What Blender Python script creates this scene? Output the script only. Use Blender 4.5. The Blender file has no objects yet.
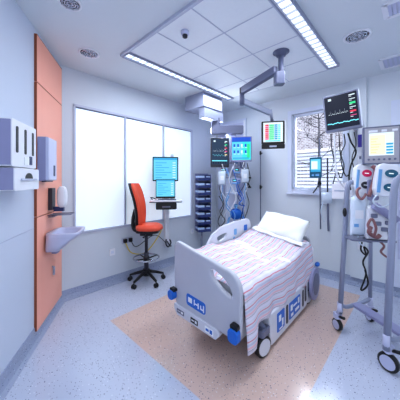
import bpy, bmesh, math, random
from mathutils import Vector, Matrix
R = math.radians
rnd = random.Random(7)
SC = bpy.context.scene
COL = SC.collection

# ------------------------------------------------------------------ room frame
F = 235.0; CH = 1.55; ZC = 3.02
D1 = Vector((.683, .730, 0)).normalized()        # along the long back wall, away from camera
D2 = Vector((D1.y, -D1.x, 0))                    # along the window wall, toward camera
A = Vector((-1.787, 3.0, 0))
B = A + D1 * 3.144
LW = Vector((.247, -.969, 0)).normalized()       # left wall, from the corner toward camera
LN = Vector((-LW.y, LW.x, 0))                    # its normal into the room
RZ_BACK = math.atan2(D1.y, D1.x)                 # local -y faces the room
RZ_RIGHT = math.atan2(D2.y, D2.x)
RZ_LEFT = math.atan2(-LW.y, -LW.x)

def AB(a, b, z=0):                               # a: from window wall, b: from long back wall
    p = B - D1 * a + D2 * b
    return Vector((p.x, p.y, z))
def LS(s, o, z=0):                               # s: along left wall from the corner, o: out of it
    p = A + LW * s + LN * o
    return Vector((p.x, p.y, z))
def at(u, v, Y):                                 # sight line at depth Y
    return Vector(((u - 200) / F * Y, Y, CH - (v - 180) / F * Y))
def fl(u, v):
    Y = F * CH / (v - 180); return at(u, v, Y)
def cl(u, v):
    Y = F * (ZC - CH) / (180 - v); return at(u, v, Y)

# ------------------------------------------------------------------ materials
def lin(c):
    c = c / 255.0
    return c / 12.92 if c <= .04045 else ((c + .055) / 1.055) ** 2.4
def rgb(c): return (lin(c[0]), lin(c[1]), lin(c[2]), 1)
MATS = {}
def mat(name, c, rough=.5, metal=0, emit=0, var=.04, scale=6, coat=0, alpha=1):
    m = bpy.data.materials.new(name); m.use_nodes = True
    nt = m.node_tree; b = nt.nodes['Principled BSDF']
    b.inputs['Roughness'].default_value = rough
    b.inputs['Metallic'].default_value = metal
    b.inputs['Coat Weight'].default_value = coat
    col = rgb(c)
    tc = nt.nodes.new('ShaderNodeTexCoord'); nz = nt.nodes.new('ShaderNodeTexNoise')
    nz.inputs['Scale'].default_value = scale; nz.inputs['Detail'].default_value = 3
    nt.links.new(tc.outputs['Object'], nz.inputs['Vector'])
    mx = nt.nodes.new('ShaderNodeMix'); mx.data_type = 'RGBA'
    mx.inputs[6].default_value = tuple(x * (1 - var) for x in col[:3]) + (1,)
    mx.inputs[7].default_value = tuple(min(1, x * (1 + var)) for x in col[:3]) + (1,)
    nt.links.new(nz.outputs['Fac'], mx.inputs[0])
    nt.links.new(mx.outputs[2], b.inputs['Base Color'])
    if emit:
        b.inputs['Emission Color'].default_value = col
        b.inputs['Emission Strength'].default_value = emit
    b.inputs['Alpha'].default_value = alpha
    MATS[name] = m
    return m

def speckled(name, c, dark, light, scale=120, rough=.2, patch=None, coat=.3):
    """vinyl with fine flecks; patch = (colour, a0, a1, b0, b1) a second colour inside a room rectangle"""
    m = bpy.data.materials.new(name); m.use_nodes = True
    nt = m.node_tree; N = nt.nodes; L = nt.links; b = N['Principled BSDF']
    tc = N.new('ShaderNodeTexCoord')
    base = N.new('ShaderNodeRGB'); base.outputs[0].default_value = rgb(c)
    cur = base.outputs[0]
    def mixc(fac, a, bcol):
        x = N.new('ShaderNodeMix'); x.data_type = 'RGBA'
        L.new(fac, x.inputs[0]); L.new(a, x.inputs[6])
        x.inputs[7].default_value = rgb(bcol)
        return x.outputs[2]
    if patch:
        pc, a0, a1, b0, b1 = patch
        sep = N.new('ShaderNodeSeparateXYZ'); L.new(tc.outputs['Object'], sep.inputs[0])
        def math_(op, x, y):
            n = N.new('ShaderNodeMath'); n.operation = op
            for i, q in enumerate((x, y)):
                if isinstance(q, (int, float)): n.inputs[i].default_value = q
                else: L.new(q, n.inputs[i])
            return n.outputs[0]
        def coord(vx, vy, off):
            return math_('ADD', math_('ADD', math_('MULTIPLY', sep.outputs[0], vx), math_('MULTIPLY', sep.outputs[1], vy)), off)
        ca = coord(-D1.x, -D1.y, B.dot(D1)); cb = coord(D2.x, D2.y, -B.dot(D2))
        ins = math_('MULTIPLY', math_('MULTIPLY', math_('GREATER_THAN', ca, a0), math_('LESS_THAN', ca, a1)),
                    math_('MULTIPLY', math_('GREATER_THAN', cb, b0), math_('LESS_THAN', cb, b1)))
        cur = mixc(ins, cur, pc)
    for sc_, th, colr in ((scale, .2, dark), (scale * .62, .15, light), (scale * .45, .14, dark)):
        v = N.new('ShaderNodeTexVoronoi'); v.inputs['Scale'].default_value = sc_
        L.new(tc.outputs['Object'], v.inputs['Vector'])
        wn = N.new('ShaderNodeMath'); wn.operation = 'LESS_THAN'; wn.inputs[1].default_value = th
        L.new(v.outputs['Distance'], wn.inputs[0])
        hv = N.new('ShaderNodeSeparateColor'); L.new(v.outputs['Color'], hv.inputs[0])
        g = N.new('ShaderNodeMath'); g.operation = 'GREATER_THAN'; g.inputs[1].default_value = .45
        L.new(hv.outputs[0], g.inputs[0])
        mu = N.new('ShaderNodeMath'); mu.operation = 'MULTIPLY'; L.new(wn.outputs[0], mu.inputs[0]); L.new(g.outputs[0], mu.inputs[1])
        mu2 = N.new('ShaderNodeMath'); mu2.operation = 'MULTIPLY'; L.new(mu.outputs[0], mu2.inputs[0]); mu2.inputs[1].default_value = .75
        cur = mixc(mu2.outputs[0], cur, colr)
    L.new(cur, b.inputs['Base Color'])
    b.inputs['Roughness'].default_value = rough
    b.inputs['Coat Weight'].default_value = coat; b.inputs['Coat Roughness'].default_value = .12
    MATS[name] = m
    return m

mat('wall_paint', (216, 223, 232), .6, var=.015, scale=2)
mat('wall_back_paint', (210, 217, 227), .6, var=.015, scale=2)
mat('wall_left_paint', (207, 216, 232), .45, var=.015, scale=2)
mat('ceiling_paint', (218, 225, 231), .7, var=.015, scale=2)
mat('tile_paint', (236, 241, 246), .7, var=.02, scale=30)
mat('grid_metal', (192, 198, 216), .5)
mat('orange', (255, 180, 158), .45, var=.03)
mat('orange_edge', (150, 80, 52), .5)
mat('white_plastic', (232, 234, 242), .35)
mat('white_cool', (215, 222, 240), .4)
mat('case_beige', (176, 174, 184), .4)
mat('frame_grey', (190, 196, 216), .4)
mat('frame_dark', (120, 128, 155), .4)
mat('lavender', (150, 152, 188), .35)
mat('lavender_light', (196, 200, 226), .3)
mat('black', (14, 14, 20), .35)
mat('dark_grey', (48, 50, 64), .4)
mat('mid_grey', (112, 117, 142), .4)
mat('arm_grey', (150, 157, 180), .35, .1)
mat('arm_dark', (100, 106, 134), .35, .1)
mat('metal', (170, 176, 196), .28, .7)
mat('chrome', (205, 210, 222), .15, .9)
mat('stool_red', (232, 92, 64), .4, var=.05)
mat('blue', (24, 108, 206), .35)
mat('blue_pale', (120, 175, 225), .3)
mat('bin_blue', (58, 74, 134), .3)
mat('bin_lip', (190, 212, 242), .3)
mat('navy', (38, 52, 104), .35)
mat('bed_grey', (192, 194, 206), .35)
mat('bed_light', (214, 217, 229), .35)
mat('teal_dark', (24, 84, 112), .3, emit=.3)
mat('magenta', (190, 40, 90), .3, emit=.3)
mat('purple', (80, 70, 170), .4)
mat('brown_tube', (138, 94, 98), .35)
mat('paper', (240, 240, 246), .6)
mat('label_white', (240, 244, 250), .5)
mat('yellow', (226, 200, 70), .5)
mat('sheet', (242, 243, 248), .8, var=.02)
mat('pillow_white', (248, 249, 246), .85, var=.02)
mat('clear_bag', (214, 226, 240), .15, var=.05)
for n, c, e in (('s_cyan', (110, 205, 240), 1.0), ('s_cyan_deep', (60, 165, 215), 1.0), ('s_white', (225, 240, 248), 1.0), ('s_navy', (22, 36, 66), .5),
                ('s_dark', (24, 30, 54), .6), ('s_slate', (44, 66, 92), .9), ('s_teal', (60, 215, 215), 1.05), ('s_blue', (40, 90, 205), 1.0), ('s_red', (225, 60, 90), 1.0),
                ('s_green', (60, 220, 150), 1.0), ('s_yellow', (240, 222, 150), 1.0), ('s_peach', (248, 234, 214), .95), ('s_pink', (230, 90, 150), 1.0), ('s_trace', (120, 220, 235), 1.2)):
    m_ = mat(n, c, .6, emit=e * 1.15, var=0); b_ = m_.node_tree.nodes['Principled BSDF']
    m_.node_tree.links.remove(b_.inputs['Base Color'].links[0]); b_.inputs['Base Color'].default_value = (.012, .014, .02, 1); b_.inputs['Specular IOR Level'].default_value = .2
mat('frost', (222, 232, 242), .3, emit=.5, var=.01, scale=1)
mat('lamp', (246, 250, 255), .4, emit=.8, var=0)
mat('lamp_soft', (240, 248, 255), .4, emit=.85, var=0)
mat('bark', (36, 34, 42), .8)
mat('stone', (236, 230, 230), .9)
mat('cladding', (212, 214, 222), .8)
speckled('floor_vinyl', (196, 202, 220), (70, 78, 112), (236, 240, 250), 62, .16, ((216, 190, 180), .34, 2.9, .86, 2.77))
speckled('cove_vinyl', (158, 168, 194), (78, 86, 122), (212, 220, 238), 60, .3)

def glass_mat():
    m = bpy.data.materials.new('pane_glass'); m.use_nodes = True
    nt = m.node_tree; N = nt.nodes; N.clear()
    o = N.new('ShaderNodeOutputMaterial'); t = N.new('ShaderNodeBsdfTransparent'); g = N.new('ShaderNodeBsdfGlossy')
    g.inputs['Roughness'].default_value = .02; t.inputs[0].default_value = (.93, .96, 1, 1)
    mx = N.new('ShaderNodeMixShader'); fr = N.new('ShaderNodeFresnel'); fr.inputs[0].default_value = 1.35
    nt.links.new(fr.outputs[0], mx.inputs[0]); nt.links.new(t.outputs[0], mx.inputs[1]); nt.links.new(g.outputs[0], mx.inputs[2])
    nt.links.new(mx.outputs[0], o.inputs[0]); MATS['pane_glass'] = m
glass_mat()

def brick_mat():
    m = bpy.data.materials.new('brick'); m.use_nodes = True
    nt = m.node_tree; N = nt.nodes; b = N['Principled BSDF']
    tc = N.new('ShaderNodeTexCoord'); mp = N.new('ShaderNodeMapping'); mp.inputs['Rotation'].default_value = (R(90), 0, 0)
    br = N.new('ShaderNodeTexBrick'); br.inputs['Scale'].default_value = 5
    br.inputs['Color1'].default_value = rgb((196, 184, 184)); br.inputs['Color2'].default_value = rgb((140, 126, 130)); br.inputs['Mortar'].default_value = rgb((226, 224, 228))
    br.inputs['Mortar Size'].default_value = .03
    nt.links.new(tc.outputs['Object'], mp.inputs[0]); nt.links.new(mp.outputs[0], br.inputs['Vector']); nt.links.new(br.outputs['Color'], b.inputs['Base Color'])
    b.inputs['Roughness'].default_value = .9; MATS['brick'] = m
brick_mat()

def blanket_mat():
    m = bpy.data.materials.new('striped_blanket'); m.use_nodes = True
    nt = m.node_tree; N = nt.nodes; L = nt.links; b = N['Principled BSDF']
    uv = N.new('ShaderNodeUVMap'); uv.uv_map = 'UVMap'
    sp = N.new('ShaderNodeSeparateXYZ'); L.new(uv.outputs[0], sp.inputs[0])
    mu = N.new('ShaderNodeMath'); mu.operation = 'MULTIPLY'; mu.inputs[1].default_value = 1 / .125; L.new(sp.outputs[0], mu.inputs[0])
    fr = N.new('ShaderNodeMath'); fr.operation = 'FRACT'; L.new(mu.outputs[0], fr.inputs[0])
    cr = N.new('ShaderNodeValToRGB'); cr.color_ramp.interpolation = 'CONSTANT'
    W = (216, 215, 228); stops = [(0, W), (.10, (214, 138, 152)), (.17, W), (.27, (196, 198, 220)), (.40, W), (.47, (230, 190, 202)), (.60, W), (.68, (160, 120, 150)), (.71, W), (.80, (226, 222, 238)), (.92, W)]
    e = cr.color_ramp.elements
    e[0].position = 0; e[0].color = rgb(stops[0][1]); e[1].position = stops[1][0]; e[1].color = rgb(stops[1][1])
    for p, c in stops[2:]:
        x = e.new(p); x.color = rgb(c)
    L.new(fr.outputs[0], cr.inputs[0])
    nz = N.new('ShaderNodeTexNoise'); nz.inputs['Scale'].default_value = 90
    bp = N.new('ShaderNodeBump'); bp.inputs['Strength'].default_value = .25; bp.inputs['Distance'].default_value = .01
    L.new(nz.outputs['Fac'], bp.inputs['Height']); L.new(bp.outputs[0], b.inputs['Normal'])
    L.new(cr.outputs[0], b.inputs['Base Color']); b.inputs['Roughness'].default_value = .9
    MATS['striped_blanket'] = m
blanket_mat()

# ------------------------------------------------------------------ mesh builder
class MB:
    def __init__(s):
        s.bm = bmesh.new(); s.mats = []
    def _mi(s, m):
        if m is None: return 0
        if m not in s.mats: s.mats.append(m)
        return s.mats.index(m)
    def _faces(s, vs, m, before):
        i = s._mi(m)
        for f in s.bm.faces:
            if f.index == -1 or f not in before: f.material_index = i
    def add(s, verts, faces, m=None, smooth=False):
        i = s._mi(m)
        vs = [s.bm.verts.new(v) for v in verts]
        for f in faces:
            try:
                q = s.bm.faces.new([vs[k] for k in f]); q.material_index = i; q.smooth = smooth
            except ValueError: pass
        return s
    def box(s, lo, hi, m=None, M=None):
        x0, y0, z0 = lo; x1, y1, z1 = hi
        v = [Vector(p) for p in ((x0, y0, z0), (x1, y0, z0), (x1, y1, z0), (x0, y1, z0), (x0, y0, z1), (x1, y0, z1), (x1, y1, z1), (x0, y1, z1))]
        if M: v = [M @ p for p in v]
        return s.add(v, [(0, 3, 2, 1), (4, 5, 6, 7), (0, 1, 5, 4), (1, 2, 6, 5), (2, 3, 7, 6), (3, 0, 4, 7)], m)
    def cbox(s, c, d, m=None, M=None):
        return s.box(tuple(c[i] - d[i] / 2 for i in range(3)), tuple(c[i] + d[i] / 2 for i in range(3)), m, M)
    def rbox(s, lo, hi, r=.01, m=None, axis='y', seg=3):
        """box with rounded outline in the plane across axis"""
        ax = 'xyz'.index(axis); ia, ib = [k for k in range(3) if k != ax]
        pts = rrect(lo[ia], lo[ib], hi[ia], hi[ib], r, seg)
        return s.prism(pts, lo[ax], hi[ax], axis, m)
    def prism(s, pts, h0, h1, axis='z', m=None, smooth=False):
        ax = 'xyz'.index(axis); ia, ib = [k for k in range(3) if k != ax]
        def mk(p, h):
            v = [0, 0, 0]; v[ia] = p[0]; v[ib] = p[1]; v[ax] = h; return v
        n = len(pts)
        vs = [mk(p, h0) for p in pts] + [mk(p, h1) for p in pts]
        fs = [tuple(range(n)), tuple(range(2 * n - 1, n - 1, -1))]
        fs += [(i, n + i, n + (i + 1) % n, (i + 1) % n) for i in range(n)]
        return s.add(vs, fs, m, smooth)
    def tube(s, pts, r, m=None, seg=8, cap=True, closed=False):
        pts = [Vector(p) for p in pts]; n = len(pts)
        rs = r if isinstance(r, (list, tuple)) else [r] * n
        vs = []; up = None
        for i, p in enumerate(pts):
            if closed: t = pts[(i + 1) % n] - pts[i - 1]
            else: t = pts[min(i + 1, n - 1)] - pts[max(i - 1, 0)]
            if t.length < 1e-9: t = Vector((0, 0, 1))
            t.normalize()
            if up is None:
                up = Vector((0, 0, 1)) if abs(t.z) < .9 else Vector((1, 0, 0))
            sx = up.cross(t)
            if sx.length < 1e-4: sx = Vector((1, 0, 0)).cross(t) if abs(t.x) < .9 else Vector((0, 1, 0)).cross(t)
            sx.normalize(); up = t.cross(sx).normalized()
            for k in range(seg):
                a = 2 * math.pi * k / seg
                vs.append(p + (sx * math.cos(a) + up * math.sin(a)) * rs[i])
        fs = []
        rng = n if closed else n - 1
        for i in range(rng):
            j = (i + 1) % n
            for k in range(seg):
                fs.append((i * seg + k, i * seg + (k + 1) % seg, j * seg + (k + 1) % seg, j * seg + k))
        s.add(vs, fs, m, True)
        if cap and not closed:
            i = s._mi(m)
            allv = list(s.bm.verts)[-len(vs):]
            for ring in (allv[:seg][::-1], allv[-seg:]):
                try: f = s.bm.faces.new(ring); f.material_index = i
                except ValueError: pass
        return s
    def cyl(s, p0, p1, r, m=None, seg=16, r1=None):
        return s.tube([p0, p1], [r, r if r1 is None else r1], m, seg)
    def lathe(s, prof, m=None, seg=24, M=None):
        vs = []; n = len(prof)
        for r, z in prof:
            for k in range(seg):
                a = 2 * math.pi * k / seg; v = Vector((r * math.cos(a), r * math.sin(a), z)); vs.append(M @ v if M else v)
        fs = []
        for i in range(n - 1):
            for k in range(seg): fs.append((i * seg + k, i * seg + (k + 1) % seg, (i + 1) * seg + (k + 1) % seg, (i + 1) * seg + k))
        fs.append(tuple(range(seg - 1, -1, -1))); fs.append(tuple(range((n - 1) * seg, n * seg)))
        return s.add(vs, fs, m, True)
    def blob(s, c, rad, m=None, seg=12, M=None, p=2.0):
        vs = []; fs = []; n = seg
        sg = lambda x: math.copysign(abs(x) ** (2 / p), x)
        for i in range(n + 1):
            th = -math.pi / 2 + math.pi * i / n
            for k in range(2 * n):
                ph = math.pi * k / n
                v = Vector((c[0] + rad[0] * sg(math.cos(th)) * sg(math.cos(ph)), c[1] + rad[1] * sg(math.cos(th)) * sg(math.sin(ph)), c[2] + rad[2] * sg(math.sin(th))))
                vs.append(M @ v if M else v)
        for i in range(n):
            for k in range(2 * n): fs.append((i * 2 * n + k, i * 2 * n + (k + 1) % (2 * n), (i + 1) * 2 * n + (k + 1) % (2 * n), (i + 1) * 2 * n + k))
        return s.add(vs, fs, m, True)
    def grid(s, fn, nu, nv, m=None, smooth=True, uv=None):
        vs = [fn(i / nu, j / nv) for i in range(nu + 1) for j in range(nv + 1)]
        fs = [(i * (nv + 1) + j, (i + 1) * (nv + 1) + j, (i + 1) * (nv + 1) + j + 1, i * (nv + 1) + j + 1) for i in range(nu) for j in range(nv)]
        return s.add(vs, fs, m, smooth)
    def mesh(s, me, M=None, m=None):
        i = s._mi(m); vs = [s.bm.verts.new(M @ v.co if M else v.co) for v in me.vertices]
        for p in me.polygons:
            try: f = s.bm.faces.new([vs[k] for k in p.vertices]); f.material_index = i
            except ValueError: pass
        return s
    def warp(s, fn):
        for v in s.bm.verts: v.co = fn(v.co)
        return s
    def build(s, name, m=None, parent=None, bevel=0, weld=False, solid=0, sub=0):
        if weld: bmesh.ops.remove_doubles(s.bm, verts=s.bm.verts, dist=1e-5)
        bmesh.ops.recalc_face_normals(s.bm, faces=s.bm.faces)
        me = bpy.data.meshes.new(name); s.bm.to_mesh(me); s.bm.free()
        for n in (s.mats or [m]): me.materials.append(MATS[n if n else m])
        o = bpy.data.objects.new(name, me); COL.objects.link(o)
        if parent: o.parent = parent
        if solid:
            d = o.modifiers.new('thick', 'SOLIDIFY'); d.thickness = solid; d.offset = 0
        if sub:
            d = o.modifiers.new('sub', 'SUBSURF'); d.levels = sub; d.render_levels = sub
        if bevel:
            d = o.modifiers.new('bevel', 'BEVEL'); d.width = bevel; d.segments = 2; d.limit_method = 'ANGLE'; d.angle_limit = R(40)
        return o

def rrect(x0, y0, x1, y1, r, seg=4):
    r = min(r, (x1 - x0) / 2 - 1e-5, (y1 - y0) / 2 - 1e-5); pts = []
    for cx, cy, a0 in ((x1 - r, y0 + r, -90), (x1 - r, y1 - r, 0), (x0 + r, y1 - r, 90), (x0 + r, y0 + r, 180)):
        for k in range(seg + 1):
            a = R(a0 + 90 * k / seg); pts.append((cx + r * math.cos(a), cy + r * math.sin(a)))
    return pts
def smooth_path(pts, n=6, closed=False):
    P = [Vector(p) for p in pts]; out = []; L = len(P)
    rng = L if closed else L - 1
    for i in range(rng):
        if closed: p0, p1, p2, p3 = P[i - 1], P[i], P[(i + 1) % L], P[(i + 2) % L]
        else: p0, p1, p2, p3 = P[max(i - 1, 0)], P[i], P[i + 1], P[min(i + 2, L - 1)]
        for k in range(n):
            t = k / n
            out.append(.5 * ((2 * p1) + (p2 - p0) * t + (2 * p0 - 5 * p1 + 4 * p2 - p3) * t * t + (3 * p1 - p0 - 3 * p2 + p3) * t ** 3))
    if not closed: out.append(P[-1])
    return out
def plate(outlines, thick, bevel=.004):
    """flat plate with holes -> mesh in XY, thickness along Z"""
    cu = bpy.data.curves.new('outline', 'CURVE'); cu.dimensions = '2D'; cu.fill_mode = 'BOTH'
    cu.extrude = thick / 2 - bevel; cu.bevel_depth = bevel; cu.bevel_resolution = 1
    for pts in outlines:
        sp = cu.splines.new('POLY'); sp.points.add(len(pts) - 1); sp.use_cyclic_u = True
        for q, p in zip(sp.points, pts): q.co = (p[0], p[1], 0, 1)
    ob = bpy.data.objects.new('outline', cu); COL.objects.link(ob)
    dg = bpy.context.evaluated_depsgraph_get(); me = bpy.data.meshes.new_from_object(ob.evaluated_get(dg))
    bpy.data.objects.remove(ob); bpy.data.curves.remove(cu)
    return me
XZ = Matrix(((1, 0, 0, 0), (0, 0, -1, 0), (0, 1, 0, 0), (0, 0, 0, 1)))   # XY drawing -> upright in XZ

def thing(name, label, cat, loc=(0, 0, 0), rz=0, group=None, rot=None):
    o = bpy.data.objects.new(name, None); COL.objects.link(o)
    o.empty_display_size = .05
    o.location = loc; o.rotation_euler = rot if rot else (0, 0, rz)
    o['label'] = label; o['category'] = cat
    if group: o['group'] = group
    return o
def tag(o, label, cat, group=None, kind=None):
    o['label'] = label; o['category'] = cat
    if group: o['group'] = group
    if kind: o['kind'] = kind
    return o
def struct(o, label=None):
    o['kind'] = 'structure'
    if label: o['label'] = label; o['category'] = label.split()[-1] if False else 'room'
    return o
def dup(root, loc, rz=None, label=None):
    r = root.copy(); COL.objects.link(r); r.location = loc
    if rz is not None: r.rotation_euler = (0, 0, rz)
    if label: r['label'] = label
    for ch in list(root.children):
        c = ch.copy(); COL.objects.link(c); c.parent = r
        for g in list(ch.children):
            d = g.copy(); COL.objects.link(d); d.parent = c
    return r
def place(o, loc, rz=0):
    o.location = loc; o.rotation_euler = (0, 0, rz); return o

# ================================================================== SETTING
TR = 6.0                                             # window wall length
C_ = B + D2 * TR
LEND = 5.2
D_ = A + LW * LEND
floor_poly = [A, B, C_, Vector((C_.x, -2.6, 0)), Vector((D_.x, -2.6, 0)), D_]
mb = MB(); mb.prism([(p.x, p.y) for p in floor_poly], -.1, 0, 'z'); struct(mb.build('floor', 'floor_vinyl'), None)
mb = MB(); mb.prism([(p.x, p.y) for p in floor_poly], ZC, ZC + .12, 'z'); struct(mb.build('ceiling', 'ceiling_paint'))

def wall_local(holes, t0, t1, m, th=.22):
    """wall in local x (0..), local y from 0 back to +th, z 0..ZC, rectangular holes"""
    xs = sorted({t0, t1, *[h[0] for h in holes], *[h[1] for h in holes]}); zs = sorted({0, ZC, *[h[2] for h in holes], *[h[3] for h in holes]})
    mb = MB()
    for i in range(len(xs) - 1):
        for j in range(len(zs) - 1):
            cx = (xs[i] + xs[i + 1]) / 2; cz = (zs[j] + zs[j + 1]) / 2
            if any(h[0] < cx < h[1] and h[2] < cz < h[3] for h in holes): continue
            mb.box((xs[i], 0, zs[j]), (xs[i + 1], th, zs[j + 1]))
    bmesh.ops.remove_doubles(mb.bm, verts=mb.bm.verts, dist=1e-5)
    return mb
W1 = (.154, 2.385, .822, 2.56)
o = wall_local([W1], 0, 3.144 + .22, 'x').build('wall_back', 'wall_back_paint'); place(o, A, RZ_BACK); struct(o)
W2 = (1.715, 2.52, 1.39, 2.69)
o = wall_local([W2], 0, TR, 'x').build('wall_right', 'wall_paint'); place(o, B, RZ_RIGHT); struct(o)
mb = MB(); mb.box((0, 0, 0), (LEND, .2, ZC)); o = mb.build('wall_left', 'wall_left_paint'); place(o, D_, RZ_LEFT); struct(o)

# coved vinyl skirting
def cove(name, t0, t1, origin, rz, h=.125):
    mb = MB(); prof = [(0, h), (-.006, h), (-.012, .05), (-.03, .018), (-.06, .004), (-.06, 0), (0, 0)]
    vs = []; n = len(prof)
    for x in (t0, t1): vs += [(x, p[0], p[1]) for p in prof]
    fs = [(i, (i + 1) % n, n + (i + 1) % n, n + i) for i in range(n)] + [tuple(range(n)), tuple(range(2 * n - 1, n - 1, -1))]
    mb.add(vs, fs); o = mb.build(name, 'cove_vinyl'); place(o, origin, rz); struct(o)
cove('baseboard_back', 0, 3.144, A, RZ_BACK); cove('baseboard_right', 0, TR, B, RZ_RIGHT); cove('baseboard_left', 0, LEND, D_, RZ_LEFT)
# fine joint in the left wall cladding and a pale top rail
mb = MB(); mb.box((.5, -.004, 1.085), (LEND - .76, 0, 1.089)); o = mb.build('trim_6', 'frame_grey'); place(o, D_, RZ_LEFT); struct(o)

# orange wall panels, three pieces, brown edges
for k, (z0, z1) in enumerate(((.085, 1.19), (1.195, 2.50), (2.507, 2.965))):
    mb = MB(); x0, x1 = LEND - .757, LEND - .012
    mb.box((x0 + .004, -.024, z0), (x1, 0, z1), 'orange'); mb.box((x0, -.022, z0), (x0 + .004, 0, z1), 'orange_edge'); mb.box((x0, -.0245, z1 - .006), (x1, -.022, z1), 'orange_edge')
    o = mb.build('trim_%d' % (k + 1)); place(o, D_, RZ_LEFT); struct(o)
# pier on window wall
mb = MB(); mb.box((2.60, -.05, .12), (2.80, 0, ZC)); o = mb.build('trim_4', 'wall_paint'); place(o, B, RZ_RIGHT); struct(o)

# window 1: three frosted panels in one frame on the long wall
w = MB(); x0, x1, z0, z1 = W1
fw = .03
for xa in (x0, .91 - .012, 1.66 - .012, x1 - fw):
    ww = fw if xa in (x0, x1 - fw) else .024
    w.box((xa, -.012, z0), (xa + ww, .05, z1))
w.box((x0, -.012, z1 - fw), (x1, .05, z1)); w.box((x0, -.016, z0), (x1, .05, z0 + fw))
w1 = w.build('window_1', 'frame_grey'); place(w1, A, RZ_BACK); struct(w1)
for xa, xb in ((x0 + fw, .898), (.922, 1.648), (1.672, x1 - fw)):
    mb = MB(); mb.box((xa, .02, z0 + fw), (xb, .034, z1 - fw)); mb.build('frosted_pane', 'frost', w1)
mb = MB(); mb.box((x0 + .02, .006, z1 - fw - .012), (x1 - .02, .02, z1 - fw)); mb.build('blind_rail', 'frame_dark', w1)
# window 2
x0, x1, z0, z1 = W2
w = MB()
for a_, b_, c_, d_ in ((x0 - .07, x0, z0 - .07, z1 + .07), (x1, x1 + .06, z0 - .07, z1 + .07)): w.box((a_, -.02, c_), (b_, .0, d_))
w.box((x0, -.02, z1), (x1, 0, z1 + .07)); w.box((x0, -.02, z0 - .07), (x1, 0, z0))
for xa in (x0, x1 - .035): w.box((xa, .03, z0), (xa + .035, .09, z1))
for za in (z0, z1 - .035): w.box((x0, .03, za), (x1, .09, za + .035))
w2 = w.build('window_2', 'white_cool', bevel=.004); place(w2, B, RZ_RIGHT); struct(w2)
mb = MB(); mb.box((x0 - .08, -.06, z0 - .085), (x1 + .07, .03, z0 - .06)); mb.build('window_sill', 'white_cool', w2)
mb = MB(); mb.box((x0 + .03, .055, z0 + .03), (x1 - .03, .06, z1 - .03)); mb.build('pane', 'pane_glass', w2)
# door panel at right
d = MB(); d.box((3.07, -.03, .12), (4.1, 0, 2.62)); dr = d.build('door_1', 'white_cool'); place(dr, B, RZ_RIGHT); struct(dr)
mb = MB(); mb.box((3.14, -.036, .5), (3.95, -.03, 1.5)); mb.build('kick_panel', 'lavender_light', dr)
# ceiling grid rectangle
G = (.68, 2.72, .95, 2.46)
mb = MB()
mb.box((G[0], G[2], ZC - .012), (G[1], G[3], ZC), 'tile_paint')
for a in (.68, 1.17, 1.71, 2.25, 2.72): mb.box((a - .005, G[2], ZC - .015), (a + .005, G[3], ZC - .0115), 'grid_metal')
for b in (.95, 1.46, 1.94, 2.46): mb.box((G[0], b - .005, ZC - .0155), (G[1], b + .005, ZC - .011), 'grid_metal')
mb.box((G[1], .8, ZC - .03), (G[1] + .03, 2.62, ZC), 'grid_metal')
def absp(v): q = AB(v.x, v.y, v.z); return q
mb.warp(absp); struct(mb.build('trim_5'))
# headwall service panel in the corner, behind the pendant
mb = MB(); mb.box((.08, -.03, .9), (.80, 0, 2.80), 'white_cool'); mb.box((.13, -.034, 1.2), (.75, -.03, 2.72), 'lavender_light')
mb.box((.745, -.038, .95), (.785, -.03, 2.76), 'white_plastic')
o = mb.build('trim_7', bevel=.003); place(o, B, RZ_RIGHT); struct(o)

# ================================================================== CEILING THINGS
def ceiling_light(label, a0, a1, b0, b1, em):
    t = thing('ceiling_light', label, 'light', AB((a0 + a1) / 2, (b0 + b1) / 2, ZC), RZ_BACK, None)
    L = (a1 - a0) / 2; W = (b1 - b0) / 2
    mb = MB()
    for s in (-1, 1):
        mb.box((-L, s * W - .008, -.034), (L, s * W + .008, 0)); mb.box((s * L - .008, -W, -.034), (s * L + .008, W, 0))
    mb.build('frame', 'arm_grey', t)
    mb = MB(); mb.box((-L + .008, -W + .008, -.012), (L - .008, W - .008, -.004)); mb.build('diffuser', em, t)
    mb = MB(); n = int((a1 - a0) / .09)
    for k in range(1, n): mb.box((-L + k * 2 * L / n - .003, -W + .008, -.03), (-L + k * 2 * L / n + .003, W - .008, -.013))
    mb.build('louvre', 'chrome', t)
    return t
ceiling_light('narrow recessed ceiling strip light on the left, ending by the grey pendant box', .66, 2.72, .81, .935, 'lamp_soft')
ceiling_light('wide bright recessed ceiling strip light on the right of the tiled panel', .74, 3.9, 2.485, 2.605, 'lamp')

def round_grille(u, v, r, label):
    p = cl(u, v); t = thing('ceiling_diffuser', label, 'air vent', (p.x, p.y, ZC))
    mb = MB(); mb.lathe([(r, 0), (r, -.008), (r * .86, -.014), (r * .8, -.006), (r * .8, 0)], seg=28); mb.build('ring', 'white_plastic', t)
    mb = MB(); mb.lathe([(r * .8, 0), (r * .8, -.003), (0.001, -.003)], seg=24); mb.build('plenum', 'dark_grey', t)
    mb = MB()
    for q in (.25, .45, .65):
        mb.tube([(r * q * math.cos(a), r * q * math.sin(a), -.008) for a in [2 * math.pi * k / 20 for k in range(20)]], r * .05, seg=5, closed=True)
    for k in range(9):
        a = 2 * math.pi * k / 9; mb.cyl((r * .1 * math.cos(a), r * .1 * math.sin(a), -.008), (r * .8 * math.cos(a + .35), r * .8 * math.sin(a + .35), -.008), r * .04, seg=5)
    mb.build('grille', 'chrome', t)
round_grille(70, 3, .09, 'round metal ceiling diffuser cut by the top of the photo, upper left')
round_grille(89, 53, .115, 'round ceiling diffuser near the long back wall, above the frosted window')
round_grille(357, 36, .125, 'round ceiling diffuser right of the wide strip light')
p = cl(185, 30); t = thing('smoke_detector', 'small white smoke detector on the tiled ceiling panel', 'smoke detector', (p.x, p.y, ZC - .012))
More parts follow.
